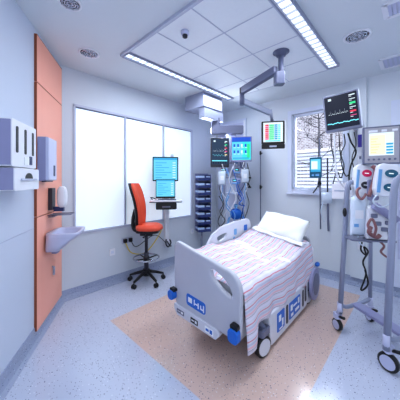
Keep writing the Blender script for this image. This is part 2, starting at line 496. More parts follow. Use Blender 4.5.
mb = MB(); mb.lathe([(.04, 0), (.04, -.03), (.034, -.036), (.02, -.04)], seg=20); mb.build('base', 'lavender_light', t)
mb = MB(); mb.lathe([(.026, -.036), (.024, -.06), (.012, -.068), (.001, -.068)], seg=16); mb.build('sensor', 'dark_grey', t)
def square_vent(u, v, w, label):
    p = cl(u, v); t = thing('ceiling_vent', label, 'air vent', (p.x, p.y, ZC), RZ_BACK)
    mb = MB()
    for s in (-1, 1): mb.box((-w, s * w - .02, -.012), (w, s * w + .02, 0)); mb.box((s * w - .02, -w, -.012), (s * w + .02, w, 0))
    mb.build('frame', 'white_plastic', t)
    mb = MB(); mb.box((-w, -w, -.004), (w, w, -.001)); mb.build('backing', 'frame_grey', t)
    mb = MB()
    for k in range(1, 7): y = -w + k * 2 * w / 7; mb.box((-w, y - .012, -.010), (w, y + .012, -.007))
    mb.build('slat', 'lavender_light', t)
square_vent(402, 5, .11, 'square ceiling vent at the top right corner of the photo')
square_vent(398, 60, .16, 'square ceiling vent above the equipment trolley, right edge of the photo')

# ================================================================== PENDANT
pd = thing('ceiling_pendant', 'grey boxy ceiling pendant with hanging column beside the bed head', 'medical pendant')
def abbox(mb, a0, a1, b0, b1, z0, z1, m=None):
    st = MB(); n0 = len(mb.bm.verts)
    x = [AB(a0, b0), AB(a1, b0), AB(a1, b1), AB(a0, b1)]
    mb.add([(p.x, p.y, z0) for p in x] + [(p.x, p.y, z1) for p in x], [(0, 3, 2, 1), (4, 5, 6, 7), (0, 1, 5, 4), (1, 2, 6, 5), (2, 3, 7, 6), (3, 0, 4, 7)], m)
mb = MB(); abbox(mb, .74, 1.24, .30, .75, 2.775, ZC); mb.build('mount_box', 'arm_grey', pd, bevel=.008)
mb = MB(); abbox(mb, .70, 1.20, .60, .735, 2.60, 2.775); mb.build('swivel_arm', 'arm_grey', pd, bevel=.006)
mb = MB(); n = at(216, 124, 4.25); mb.rbox((n.x - .09, n.y - .07, 2.44), (n.x + .07, n.y + .07, 2.66), .03, axis='z'); mb.build('neck', 'mid_grey', pd, bevel=.004)
bl = at(211, 130, 4.2); br_ = at(243, 130, 4.2)
mb = MB(); mb.rbox((bl.x, 4.14, 2.37), (br_.x, 4.26, 2.515), .02, axis='y'); mb.build('cross_bar', 'mid_grey', pd, bevel=.004)
mb = MB(); pc = at(231, 150, 4.46); mb.rbox((pc.x - .1, 4.40, .72), (pc.x + .1, 4.56, 2.40), .03, axis='z'); mb.box((pc.x - .06, 4.24, 2.40), (pc.x + .06, 4.52, 2.50)); mb.build('equipment_column', 'white_cool', pd, bevel=.004)
mb = MB(); mb.box((pc.x - .11, 4.17, 1.30), (pc.x + .11, 4.47, 1.325)); mb.build('shelf', 'white_cool', pd, bevel=.003)
for zz in (1.58, 1.85):
    mb = MB(); mb.box((pc.x - .22, 4.36, zz), (pc.x + .22, 4.40, zz + .035)); mb.build('rail', 'metal', pd, bevel=.003)

def screen_device(name, label, cat, loc, rz, w, h, depth, bez, case, draw, tilt=0, group=None, casename='casing', spin=0):
    t = thing(name, label, cat, loc, rot=(tilt, spin, rz), group=group)
    mb = MB(); mb.rbox((-w / 2, 0, -h / 2), (w / 2, depth, h / 2), .012, axis='y'); mb.build(casename, case, t, bevel=.003)
    mb = MB(); draw(mb, -w / 2 + bez[0], w / 2 - bez[1], -h / 2 + bez[2], h / 2 - bez[3]); mb.build('screen', None, t)
    return t
def R2(mb, x0, x1, z0, z1, m, lift=.0005, x=None):
    mb.box((x0, -.0015 - lift, z0), (x1, 0, z1), m)
def trace(mb, x0, x1, z, amp, m, n=40, kind=0, th=.004):
    pts = []
    for i in range(n + 1):
        s = i / n; ph = (s * 4) % 1
        y = (math.exp(-((ph - .4) / .06) ** 2) - .3 * math.exp(-((ph - .55) / .06) ** 2) + .25 * math.exp(-((ph - .8) / .1) ** 2)) if kind == 0 else .5 * math.sin(s * 25) + .3 * math.sin(s * 60)
        pts.append((x0 + s * (x1 - x0), z + amp * y))
    for (xa, za), (xb, zb) in zip(pts, pts[1:]):
        mb.add([(xa, -.003, za - th / 2), (xb, -.003, zb - th / 2), (xb, -.003, zb + th / 2), (xa, -.003, za + th / 2)], [(0, 1, 2, 3)], m)

def dr_dark(mb, x0, x1, z0, z1):
    R2(mb, x0, x1, z0, z1, 's_slate'); W = x1 - x0; H = z1 - z0
    R2(mb, x0 + W * .1, x0 + W * .22, z1 - H * .12, z1 - H * .05, 's_white', .001)
    for k, m in enumerate(('s_white', 's_green', 's_red', 's_pink', 's_yellow')):
        zc = z1 - H * (.10 + .13 * k); R2(mb, x1 - W * .2, x1 - W * .05, zc - H * .02, zc + H * .02, m, .001); R2(mb, x1 - W * .22, x1 - W * .13, zc - H * .055, zc - H * .035, 's_white', .001)
    trace(mb, x0 + W * .05, x1 - W * .27, z0 + H * .52, H * .1, 's_white'); trace(mb, x0 + W * .05, x1 - W * .27, z0 + H * .36, H * .05, 's_trace', kind=1)
    R2(mb, x0, x1 - W * .05, z0 + H * .12, z0 + H * .16, 's_trace', .001)
    for k in range(6): R2(mb, x0 + W * (.05 + .15 * k), x0 + W * (.14 + .15 * k), z0 + H * .03, z0 + H * .08, 's_navy', .001)
def dr_big(mb, x0, x1, z0, z1):
    R2(mb, x0, x1, z0, z1, 's_dark'); W = x1 - x0; H = z1 - z0
    R2(mb, x0 + W * .12, x0 + W * .22, z1 - H * .13, z1 - H * .06, 's_white', .001)
    for k, (m, q) in enumerate((('s_white', .03), ('s_white', .02), ('s_green', .06), ('s_white', .02), ('s_red', .05), ('s_pink', .02))):
        zc = z1 - H * (.08 + .12 * k); R2(mb, x1 - W * .24, x1 - W * .06, zc - H * q / 2, zc + H * q / 2, m, .001); R2(mb, x1 - W * .24, x1 - W * .16, zc - H * .05, zc - H * .035, 's_white', .001)
    trace(mb, x0 + W * .1, x1 - W * .3, z0 + H * .45, H * .1, 's_white', kind=0, th=.005)
    trace(mb, x0 + W * .04, x1 - W * .02, z0 + H * .165, H * .02, 's_trace', kind=1, th=.012)
    for k in range(5): R2(mb, x0 + W * (.08 + .17 * k), x0 + W * (.18 + .17 * k), z0 + H * .03, z0 + H * .06, 's_navy', .001)
def dr_teal(mb, x0, x1, z0, z1):
    W = x1 - x0; H = z1 - z0
    R2(mb, x0, x1, z0, z1, 's_teal'); R2(mb, x0, x1, z1 - H * .2, z1, 's_blue', .001)
    R2(mb, x0, x0 + W * .55, z0 + H * .02, z0 + H * .78, 's_cyan', .0005)
    for r_ in range(2):
        for c in range(4):
            xa = x0 + W * (.08 + .2 * c); za = z0 + H * (.3 + .28 * r_); R2(mb, xa, xa + W * .09, za, za + H * .12, 's_blue' if c != 2 else 's_white', .001); R2(mb, xa, xa + W * .14, za - H * .05, za - H * .03, 's_white', .001)
    R2(mb, x0 + W * .8, x0 + W * .94, z0 + H * .1, z0 + H * .7, 's_green', .001)
    R2(mb, x0 + W * .05, x0 + W * .9, z0 + H * .05, z0 + H * .1, 's_cyan_deep', .001)
def dr_chart(mb, x0, x1, z0, z1):
    W = x1 - x0; H = z1 - z0
    R2(mb, x0, x1, z0, z1, 's_white')
    for r_ in range(8):
        za = z0 + H * (.12 + .1 * r_)
        R2(mb, x0 + W * .10, x0 + W * .28, za, za + H * .08, 's_red' if r_ % 3 else 's_pink', .001); R2(mb, x0 + W * .30, x0 + W * .55, za, za + H * .075, 's_green', .001)
        R2(mb, x0 + W * .57, x0 + W * .73, za, za + H * .075, 's_cyan_deep', .001); R2(mb, x0 + W * .75, x0 + W * .88, za, za + H * .06, 's_teal', .001)
    R2(mb, x0 + W * .12, x0 + W * .88, z0 + H * .03, z0 + H * .08, 's_teal', .001)
def dr_text(mb, x0, x1, z0, z1):
    W = x1 - x0; H = z1 - z0
    R2(mb, x0, x1, z0, z1, 's_cyan'); R2(mb, x0, x1, z1 - H * .09, z1, 's_cyan_deep', .001)
    for r_ in range(7):
        za = z0 + H * (.1 + .11 * r_); R2(mb, x0 + W * .08, x0 + W * (.35 + .1 * ((r_ * 7) % 5)), za, za + H * .03, 's_cyan_deep', .001)
        R2(mb, x0 + W * .8, x0 + W * .93, za, za + H * .03, 's_white', .001)
def dr_vent(mb, x0, x1, z0, z1):
    W = x1 - x0; H = z1 - z0
    R2(mb, x0, x1, z0, z1, 's_white'); R2(mb, x0 + W * .04, x0 + W * .66, z0 + H * .05, z0 + H * .9, 's_peach', .0006)
    for r_ in range(6): za = z0 + H * (.12 + .12 * r_); R2(mb, x0 + W * .08, x0 + W * (.3 + .06 * (r_ % 4)), za, za + H * .03, 's_yellow', .001)
    for r_ in range(4): za = z0 + H * (.06 + .13 * r_); R2(mb, x0 + W * .7, x0 + W * .97, za, za + H * .08, 's_cyan_deep', .001)

p = at(220, 152.5, 4.18); screen_device('patient_monitor', 'black patient monitor with dark waveform screen hanging left on the pendant', 'monitor', p, R(4), .325, .52, .06, (.02, .02, .05, .02), 'dark_grey', dr_dark)
p = at(241.5, 149, 4.12); sd = screen_device('ventilator_display', 'ventilator display with turquoise screen and blue top bar beside the dark pendant monitor', 'monitor', p, R(-8), .36, .44, .07, (.015, .02, .03, .015), 'lavender', dr_teal)
mb = MB(); mb.box((-.06, .0, -.3), (.06, .06, -.22)); mb.box((-.03, .01, -.33), (.03, .05, -.30)); mb.build('bracket', 'mid_grey', sd)

# pumps on the pendant column
def make_pump(label, loc, rz=0):
    t = thing('infusion_pump', label, 'infusion pump', loc, rz)
    mb = MB(); mb.rbox((-.085, 0, -.06), (.085, .12, .06), .02, axis='y'); mb.build('casing', 'lavender_light', t, bevel=.004)
    mb = MB(); R2(mb, -.06, .015, -.01, .04, 's_navy'); R2(mb, -.05, 0, .005, .025, 's_trace', .001); mb.build('screen', None, t)
    mb = MB()
    for i in range(3):
        for j in range(2): mb.box((.03 + .017 * i, -.005, -.03 + .03 * j), (.042 + .017 * i, 0, -.012 + .03 * j))
    mb.build('keypad', 'blue', t)
    mb = MB(); mb.cyl((-.07, -.004, -.04), (.07, -.004, -.04), .011, seg=10); mb.build('syringe', 'blue_pale', t)
    return t
pumps = [(-.12, 1.90, 'upper left pale infusion pump under the dark pendant monitor'), (.12, 1.90, 'upper right pale infusion pump under the turquoise display'),
         (-.12, 1.72, 'middle left pale infusion pump on the pendant column'), (.12, 1.72, 'middle right pale infusion pump on the pendant column'),
         (.08, 1.53, 'lowest pale infusion pump on the pendant column, above the blue bag')]
pr = None
for dx, z, lab in pumps:
    loc = (pc.x + dx - .02, 4.24, z)
    pr = make_pump(lab, loc) if pr is None else pr
    if pr.location.xyz != Vector(loc): dup(pr, loc, 0, lab)
# hoses and cables on the pendant
def cable(name, label, cat, pts, r, m, group=None, n=7, extra=None):
    mb = MB(); mb.tube(smooth_path(pts, n), r, seg=6); o = mb.build(name, m); return tag(o, label, cat, group)
cab = [('dark_grey', .007, [(222, 167), (219, 185), (224, 205), (218, 222), (226, 232)], 4.12), ('blue_pale', .008, [(226, 168), (231, 186), (226, 202), (235, 215), (230, 228)], 4.10),
       ('white_plastic', .009, [(235, 163), (229, 180), (236, 198), (229, 214), (238, 226)], 4.08), ('navy', .008, [(240, 162), (245, 182), (238, 196), (243, 206), (240, 222)], 4.10),
       ('black', .006, [(247, 163), (250, 178), (246, 190), (249, 204), (244, 220)], 4.14), ('blue', .007, [(233, 170), (239, 188), (244, 200), (243, 214), (248, 226)], 4.06)]
names = {'dark_grey': 'grey cable', 'blue_pale': 'pale blue hose', 'white_plastic': 'white hose', 'navy': 'navy cable', 'black': 'black cable', 'blue': 'blue hose'}
hang = {'dark_grey': 'under the dark pendant monitor', 'blue_pale': 'between the pendant infusion pumps', 'white_plastic': 'in the middle of the pendant pumps', 'navy': 'under the turquoise ventilator display', 'black': 'rightmost among the pendant hoses', 'blue': 'crossing the pendant pumps down to the bed'}
for m, r, pts, Y in cab:
    cable('hose' if 'hose' in names[m] else 'cable', '%s looping down %s' % (names[m], hang[m]), 'hose' if 'hose' in names[m] else 'cable', [at(u, v, Y + .03 * math.sin(i * 2)) for i, (u, v) in enumerate(pts)], r, m)
more = [('white_plastic', .010, [(222, 164), (225, 176), (221, 190), (228, 204), (222, 220)], 4.16, 'white hose at the left edge of the pendant pumps'),
        ('white_plastic', .008, [(244, 162), (241, 174), (247, 188), (241, 200), (246, 214)], 4.1, 'thin white hose at the right edge of the pendant pumps'),
        ('black', .007, [(219, 196), (223, 204), (220, 212), (225, 220), (221, 226)], 4.1, 'short coiled black cable low on the left of the pendant'),
        ('blue', .009, [(236, 184), (238, 192), (242, 199), (239, 204), (245, 206)], 4.04, 'short bright blue hose loop above the resuscitator bag'),
        ('blue_pale', .010, [(229, 196), (226, 206), (231, 214), (227, 224)], 4.06, 'pale blue hose hanging left of the resuscitator bag')]
for m, r, pts, Y, lab in more: cable('hose' if 'hose' in lab else 'cable', lab, 'hose' if 'hose' in lab else 'cable', [at(u, v, Y + .025 * math.sin(i * 1.7)) for i, (u, v) in enumerate(pts)], r, m)
for u, v, lab in ((222, 178, 'small clear drip bag hanging left of the pendant pumps'), (245, 176, 'small clear drip bag hanging right of the pendant pumps')):
    t = thing('drip_bag', lab, 'fluid bag', at(u, v, 4.06))
    mb = MB()
    for sg in (1, -1): mb.grid(lambda a, b: Vector(((a - .5) * .13, sg * .022 * (max(0, 1 - (2 * a - 1) ** 4) * max(0, 1 - (2 * b - 1) ** 4)) ** .5, (b - .5) * .24)), 8, 10)
    mb.build('bag', 'clear_bag', t, weld=True)
    mb = MB(); mb.box((-.03, -.028, -.04), (.03, -.022, .04)); mb.build('bag_label', 'label_white', t)
    mb = MB(); mb.tube(smooth_path([(0, 0, -.12), (.01, 0, -.2), (-.01, .01, -.3), (.01, .0, -.4)]), .006, seg=5); mb.build('drip_line', 'blue_pale', t)
    mb = MB(); mb.tube([(0, 0, .12), (0, .05, .17), (0, .3, .18)], .006, seg=5); mb.build('hook', 'chrome', t)
# resuscitator bag
p = at(236, 214, 4.22); t = thing('resuscitator_bag', 'bright blue resuscitator bag hanging on the pendant above the bed rail', 'medical bag', (p.x, p.y, p.z))
mb = MB(); mb.blob((0, 0, 0), (.11, .08, .10), p=2.2, seg=10); mb.build('bag', 'blue', t)
mb = MB(); mb.tube(smooth_path([(-.06, 0, -.03), (-.13, -.01, -.09), (-.14, -.02, -.22)]), .022, seg=8); mb.tube(smooth_path([(.06, 0, .0), (.13, -.01, -.08), (.19, -.02, -.2)]), .02, seg=8); mb.build('tube', 'blue_pale', t)
mb = MB(); mb.cyl((0, 0, .07), (0, 0, .16), .02); mb.cyl((-.03, 0, .15), (.03, 0, .15), .03); mb.build('valve', 'blue_pale', t)
# hook holder
p = at(249, 182, 4.66); t = thing('equipment_bracket', 'small black equipment bracket on the wall right of the pendant pumps', 'bracket', (p.x, p.y, p.z), RZ_RIGHT)
mb = MB(); mb.box((-.02, -.02, -.115), (.02, .17, -.09)); mb.box((-.02, -.02, .07), (.02, .17, .095)); mb.box((-.02, .16, -.12), (.02, .17, .1)); mb.build('arm', 'black', t, bevel=.003)
mb = MB(); mb.tube(smooth_path([(-.02, -.02, .09), (-.03, -.05, .02), (.02, -.04, -.05), (.02, -.02, -.1)]), .012, seg=6); mb.build('hook', 'black', t)

# ================================================================== ARTICULATED CEILING ARM + chart screen
pa = cl(281, 51)
ar = thing('articulated_arm', 'grey articulated ceiling arm carrying the small chart screen', 'monitor arm', (0, 0, 0))
X0, Y0 = pa.x, pa.y
mb = MB(); mb.lathe([(.09, ZC), (.09, ZC - .02), (.06, ZC - .03), (.05, ZC - .06)], M=Matrix.Translation((X0, Y0, 0))); mb.build('flange', 'arm_dark', ar)
zlo = at(281, 84, Y0).z
mb = MB(); mb.cyl((X0, Y0, ZC - .02), (X0, Y0, zlo), .03); mb.build('pole', 'arm_dark', ar)
mb = MB(); mb.rbox((X0 - .075, Y0 - .05, zlo - .01), (X0 + .035, Y0 + .05, zlo + .13), .02, axis='z'); mb.build('elbow_block', 'arm_dark', ar, bevel=.005)
e0 = at(276, 70, Y0); e1 = at(242, 91, 3.25)
mb = MB()
dv = (e1 - e0); dn = dv.normalized(); sd_ = dn.cross(Vector((0, 0, 1))).normalized(); upv = sd_.cross(dn)
def beam(mb, p0, p1, w, h, m=None):
    d = (p1 - p0).normalized(); s = d.cross(Vector((0, 0, 1))).normalized(); u = s.cross(d)
    vs = [p + s * (w / 2) * i + u * (h / 2) * j for p in (p0, p1) for i, j in ((-1, -1), (1, -1), (1, 1), (-1, 1))]
    mb.add(vs, [(0, 3, 2, 1), (4, 5, 6, 7), (0, 1, 5, 4), (1, 2, 6, 5), (2, 3, 7, 6), (3, 0, 4, 7)], m)
beam(mb, e0, e1, .06, .10); mb.build('upper_arm', 'arm_dark', ar, bevel=.012)
mb = MB(); mb.cyl(e1 + Vector((0, 0, .04)), at(242, 94, 3.25), .034); mb.build('joint', 'black', ar)
mb = MB(); mb.cyl(at(242, 93.5, 3.25), at(242, 105, 3.25), .034); mb.build('joint_post', 'arm_dark', ar)
f0 = at(242, 101, 3.25); f1 = at(270.5, 113, 3.45)
mb = MB(); beam(mb, f0, f1, .05, .08); mb.build('lower_arm', 'arm_grey', ar, bevel=.01)
mb = MB(); mb.cyl(f1 + Vector((0, 0, .05)), at(272, 121, 3.5), .022); mb.build('tilt_head', 'arm_grey', ar)
pscr = at(273, 132.5, 3.44)
t = screen_device('chart_screen', 'small black screen with red and green chart rows on the ceiling arm', 'monitor', pscr, R(-12), .325, .335, .05, (.025, .025, .03, .02), 'black', dr_chart)
mb = MB(); mb.box((.163, .005, -.17), (.178, .045, .17)); mb.build('side_rim', 'white_plastic', t)
mb = MB(); mb.rbox((-.16, -.004, -.235), (.165, .05, -.172), .01, axis='y'); mb.build('handle_bar', 'black', t, bevel=.003)
mb = MB(); mb.box((-.05, .0, -.215), (.05, -.007, -.19)); mb.build('button_strip', 'metal', t)
# hanging rod next to it
rp = at(260.5, 180, 4.28)
mb = MB()
t = thing('hanging_rod', 'thin wall-mounted rod with black ends left of the window', 'rod', (0, 0, 0))
q0 = at(260.5, 151, 4.48); q1 = at(260.5, 222, 4.48)
mb = MB(); mb.cyl(q0, q1, .009, seg=8); mb.build('shaft', 'mid_grey', t)
for v in (153, 187):
    q = at(260.5, v, 4.48); mb = MB(); mb.cyl(q - Vector((0, 0, .035)), q + Vector((0, 0, .035)), .017, seg=8); mb.cyl(q, q + D1 * .17, .012, seg=6); mb.build('clip', 'black', t)

# ================================================================== STORAGE BIN RACK
pk = at(204, 200, 4.72); kx = Vector((pk.x, pk.y, 0)); krz = R(18)
rk = thing('bin_rack', 'tall narrow grey rack of small dark blue bins against the back wall', 'storage rack', (kx.x, kx.y, 0), krz)
zt, zb_ = at(204, 173.5, 4.72).z, at(204, 231, 4.72).z
mb = MB(); mb.box((-.16, .08, zb_), (.15, .11, zt)); mb.build('back_panel', 'lavender', rk)
mb = MB(); mb.box((.12, -.06, zb_), (.15, .08, zt)); mb.build('side_panel', 'white_cool', rk, bevel=.003)
mb = MB(); mb.cyl((-.02, .095, zb_), (-.02, .095, .02), .02); mb.lathe([(.12, .02), (.12, .0)], M=Matrix.Translation((-.02, .06, 0))); mb.build('stand', 'metal', rk)
NB = 8; hs = (zt - zb_) / NB
def bin_at(k):
    z = zb_ + k * hs
    return rk.matrix_basis @ Vector((-.02, .0, z + .004))
ordn = ['lowest', 'second lowest', 'third from the bottom', 'fourth from the bottom', 'fourth from the top', 'third from the top', 'second from the top', 'topmost']
b0 = None
for k in range(NB):
    lab = 'small navy plastic bin with pale lip, %s in the narrow rack' % ordn[k]
    loc = Matrix.Translation((kx.x, kx.y, 0)) @ Matrix.Rotation(krz, 4, 'Z') @ Vector((-.02, .0, zb_ + k * hs + .004))
    if b0 is None:
        b0 = thing('storage_bin', lab, 'bin', loc, krz, 'navy bins in the narrow rack')
        h = hs * .9
        mb = MB(); mb.box((-.13, -.1, 0), (.13, .075, .008)); mb.box((-.13, -.1, 0), (-.122, .075, h * .9)); mb.box((.122, -.1, 0), (.13, .075, h * .9)); mb.box((-.13, .067, 0), (.13, .075, h * .9)); mb.box((-.13, -.106, 0), (.13, -.098, h * .55)); mb.build('bin_body', 'bin_blue', b0)
        mb = MB(); mb.box((-.135, -.118, h * .40), (-.01, -.1, h * .72)); mb.box((.03, -.118, h * .46), (.11, -.1, h * .66)); mb.box((-.14, -.11, h * .42), (-.13, .06, h * .7)); mb.build('lip', 'bin_lip', b0)
        mb = MB(); mb.box((-.10, -.06, .01), (-.01, .05, h * .62)); mb.box((.02, -.07, .01), (.1, .04, h * .5)); mb.build('contents', 'black', b0)
    else: dup(b0, loc, krz, lab)

# ================================================================== LEFT WALL THINGS
def left_thing(name, label, cat, s, z, o=.0): return thing(name, label, cat, LS(s, o, z), RZ_LEFT)
# glove box holder: local x = away from camera along the wall, -y into room
z_t = at(25, 124, 1.78).z; z_m = at(25, 169, 1.78).z; z_b = at(25, 190, 1.78).z
t = left_thing('glove_dispenser', 'white wall dispenser with three dark vertical slots left of the orange panel', 'dispenser', 1.30, 0)
sw = .19
mb = MB(); mb.rbox((-sw, -.15, z_m + .01), (sw, 0, z_t), .012, axis='y'); mb.build('casing', 'white_plastic', t, bevel=.004)
mb = MB(); mb.box((-sw - .003, -.142, z_m + .02), (-sw, 0, z_t - .01)); mb.build('side_panel', 'lavender', t)  # thin skin: shade of the near side put into its colour, no separate panel
for k in (-1, 0, 1):
    mb = MB(); mb.rbox((k * .125 - .015, -.1535, z_m + .11), (k * .125 + .015, -.149, z_t - .045), .01, axis='y'); mb.build('slot', 'black', t)
mb = MB(); mb.box((-.02, -.155, z_m + .03), (.055, -.15, z_m + .09)); mb.build('sticker', 'label_white', t)
mb = MB(); mb.box((.065, -.155, z_m + .035), (.105, -.15, z_m + .10)); mb.build('sticker', 'navy', t)
t = left_thing('tissue_box', 'white tissue holder below the three-slot glove dispenser', 'dispenser', 1.277, 0)
mb = MB(); mb.rbox((-.197, -.16, z_b), (.197, 0, z_m + .004), .012, axis='y'); mb.build('casing', 'white_plastic', t, bevel=.004)
mb = MB(); mb.box((-.2, -.15, z_b + .008), (-.197, 0, z_m)); mb.build('side_panel', 'lavender', t)  # holder's shaded near side, painted on as a lavender skin
zc_ = (z_b + z_m) / 2 + .005
mb = MB(); mb.prism([(.01 + .06 * math.cos(R(a)), zc_ + .045 * math.sin(R(a))) for a in range(0, 181, 20)], -.1645, -.159, 'y'); mb.build('opening', 'black', t)
mb = MB(); mb.box((-.12, -.172, zc_ - .012), (.13, -.16, zc_ + .002)); mb.build('paper_edge', 'frame_grey', t)
# towel dispenser
zt_, zb2 = at(48, 137, 2.32).z, at(48, 181, 2.32).z
t = left_thing('towel_dispenser', 'lavender grey paper towel dispenser with white front on the orange panel', 'dispenser', .645, 0, .026)
mb = MB(); mb.rbox((-.112, -.075, zb2), (.11, 0, zt_), .015, axis='y'); mb.build('casing', 'lavender', t, bevel=.004)
mb = MB(); mb.rbox((-.112, -.10, zb2 + .006), (.113, -.068, zt_ - .004), .012, axis='x'); mb.build('front_cover', 'lavender_light', t, bevel=.006)
mb = MB(); mb.box((.02, -.103, zb2 + .05), (.06, -.100, zb2 + .16)); mb.build('label_plate', 'navy', t)
mb = MB(); mb.box((-.09, -.07, zb2 - .01), (.09, -.03, zb2 + .002)); mb.build('paper_slot', 'dark_grey', t)
# gel dispenser + tray
t = left_thing('gel_dispenser', 'white hand gel bottle dispenser with wire drip tray above the sink', 'dispenser', .42, 0, .026)
zg0, zg1 = at(60, 211, 2.63).z, at(60, 188, 2.63).z
mb = MB(); mb.box((-.06, -.04, zg0 + .02), (.04, 0, zg1 - .0)); mb.build('backplate', 'dark_grey', t, bevel=.003)
mb = MB(); mb.blob((-.0, -.12, (zg0 + zg1) / 2 + .03), (.05, .05, .12), p=3, seg=10); mb.build('bottle', 'white_plastic', t)
mb = MB(); mb.box((-.02, -.14, zg0 + .0), (.02, -.04, zg0 + .05)); mb.build('nozzle', 'navy', t)
mb = MB(); zt3 = at(60, 214, 2.63).z
mb.tube([(-.07, 0, zt3), (-.07, -.22, zt3), (.09, -.22, zt3), (.09, 0, zt3)], .006, seg=6); mb.tube([(-.05, 0, zt3 - .02), (-.05, -.05, zt3 - .02), (.05, -.05, zt3 - .02), (.05, 0, zt3 - .02)], .006, seg=6)
mb.box((-.07, -.22, zt3 - .004), (.09, 0, zt3 + .001)); mb.build('drip_tray', 'mid_grey', t)
# sink
t = left_thing('wash_basin', 'pale grey wall-hung wash basin on the orange panel', 'sink', .415, 0, .026)
zs = .985
def basin_ring(x, y1, y0, p=.42):
    pts = []
    for i in range(28):
        a = 2 * math.pi * i / 28; c, s_ = math.cos(a), math.sin(a)
        pts.append((x * math.copysign(abs(c) ** p, c), -(y0 + y1) / 2 - (y1 - y0) / 2 * math.copysign(abs(s_) ** p, s_)))
    return pts
def loft(mb, rings, m=None):
    n = len(rings[0]); vs = [p for r_ in rings for p in r_]; fs = []
    for i in range(len(rings) - 1):
        for k in range(n): fs.append((i * n + k, i * n + (k + 1) % n, (i + 1) * n + (k + 1) % n, (i + 1) * n + k))
    fs.append(tuple(range(n))); fs.append(tuple(range((len(rings) - 1) * n, len(rings) * n)))
    mb.add(vs, fs, m, True)
mb = MB(); rings = []
for x, y1, y0, z in ((.13, .10, 0, zs - .20), (.19, .14, 0, zs - .185), (.205, .20, 0, zs - .12), (.212, .32, 0, zs - .04), (.215, .335, 0, zs - .004), (.212, .332, 0, zs), (.185, .305, .05, zs), (.175, .295, .06, zs - .02), (.15, .22, .075, zs - .09), (.08, .16, .09, zs - .10)):
    rings.append([(p_[0], p_[1], z) for p_ in basin_ring(x, y1, y0)])
loft(mb, rings); mb.build('bowl', 'lavender_light', t)
mb = MB(); mb.tube(smooth_path([(0.06, -.06, zs - .19), (0.06, -.06, zs - .23), (0.06, -.04, zs - .25), (0.06, 0, zs - .25)]), .022, seg=8); mb.build('waste_pipe', 'lavender', t)
mb = MB(); mb.tube([(.05, -.004, .57), (.05, -.02, .57), (.05, -.02, .48)], .012, seg=6)
o = mb.build('valve_stub', 'metal', t)

# ================================================================== BACK WALL THINGS
def socket(u, v, label, origin, rz, t_, z):
    o = thing('power_socket', label, 'socket', origin, rz)
    mb = MB(); mb.rbox((t_ - .045, -.012, z - .05), (t_ + .045, 0, z + .05), .008, axis='y'); mb.build('plate', 'white_plastic', o, bevel=.002)
    mb = MB(); mb.box((t_ - .02, -.015, z - .02), (t_ + .02, -.012, z + .02)); mb.build('insert', 'white_cool', o)
def t_back(u): k = (u - 200) / F; return (1.787 + 3 * k) / (D1.x - D1.y * k)
def bw(u, v): t_ = t_back(u); Y = A.y + D1.y * t_; return t_, CH - (v - 180) / F * Y
t_, z_ = bw(112, 252); socket(112, 252, 'white wall socket low on the wall left of the orange stool', A, RZ_BACK, t_, z_)
t_, z_ = bw(192, 231); socket(192, 231, 'white wall socket below the frosted window near the bin rack', A, RZ_BACK, t_, z_)
t_, z_ = bw(127, 240); o = thing('plug_socket', 'dark double socket with black plugs on the wall behind the stool', 'socket', A, RZ_BACK)
mb = MB(); mb.rbox((t_ - .09, -.01, z_ - .045), (t_ + .09, 0, z_ + .045), .006, axis='y'); mb.build('plate', 'frame_grey', o)
for k in (-1, 1):
    mb = MB(); mb.rbox((t_ + k * .045 - .025, -.05, z_ - .03), (t_ + k * .045 + .025, -.01, z_ + .03), .01, axis='y'); mb.build('plug', 'black', o, bevel=.004)
ca = lambda x, y, z: A + D1 * x + D2 * (-y) + Vector((0, 0, z))
cable('power_cable', 'yellow cable looping low on the wall behind the stool', 'cable', [ca(t_ - .05, -.05, z_ - .03), ca(t_ + .05, -.05, z_ - .2), ca(t_ + .3, -.06, z_ - .25), ca(t_ + .55, -.05, z_ - .05), ca(t_ + .66, -.05, z_ + .12)], .008, 'yellow')
cable('power_cable', 'black cable from the plug towards the wall workstation', 'cable', [ca(t_ + .05, -.05, z_ - .03), ca(t_ + .15, -.05, z_ - .12), ca(t_ + .5, -.05, z_ + .0), ca(t_ + .8, -.05, z_ - .25)], .006, 'black')

# workstation on a wall track
tw, _ = bw(165.5, 220)
ws = thing('computer_workstation', 'white wall-mounted computer workstation with tray beside the stool', 'workstation', A + D1 * tw, RZ_BACK)
mb = MB(); mb.rbox((-.045, -.06, .36), (.045, 0, 1.42), .012, axis='z'); mb.build('wall_track', 'white_plastic', ws, bevel=.003)
mb = MB(); mb.box((-.03, -.17, 1.34), (.03, -.05, 1.40)); mb.box((-.025, -.2, 1.05), (.025, -.17, 2.0)); mb.box((-.03, -.19, 1.09), (.03, -.05, 1.15)); mb.build('support_arm', 'white_cool', ws, bevel=.003)
wsM = Matrix.Translation(A + D1 * tw) @ Matrix.Rotation(RZ_BACK, 4, 'Z')
ptr = at(166, 200.5, 3.84)
ptl = wsM.inverted() @ ptr
rotl = -RZ_BACK + R(8)
Mt = Matrix.Translation((ptl.x, ptl.y, ptl.z)) @ Matrix.Rotation(rotl, 4, 'Z')
mb = MB(); mb.prism(rrect(-.26, -.13, .26, .13, .05), -.012, .012); mb.warp(lambda v: Mt @ v); mb.build('tray', 'white_plastic', ws, bevel=.003)
mb = MB(); mb.prism(rrect(-.262, -.133, .262, .12, .05), -.024, -.013); mb.warp(lambda v: Mt @ v); mb.build('tray_edge', 'dark_grey', ws)
mb = MB(); mb.rbox((-.16, -.12, -.135), (.17, .12, -.026), .02, axis='y'); mb.warp(lambda v: Mt @ v); dw = mb.build('drawer', 'black', ws, bevel=.004)
mb = MB(); mb.box((-.06, -.135, -.1), (.07, -.122, -.08)); mb.warp(lambda v: Mt @ v); mb.build('handle', 'mid_grey', dw)
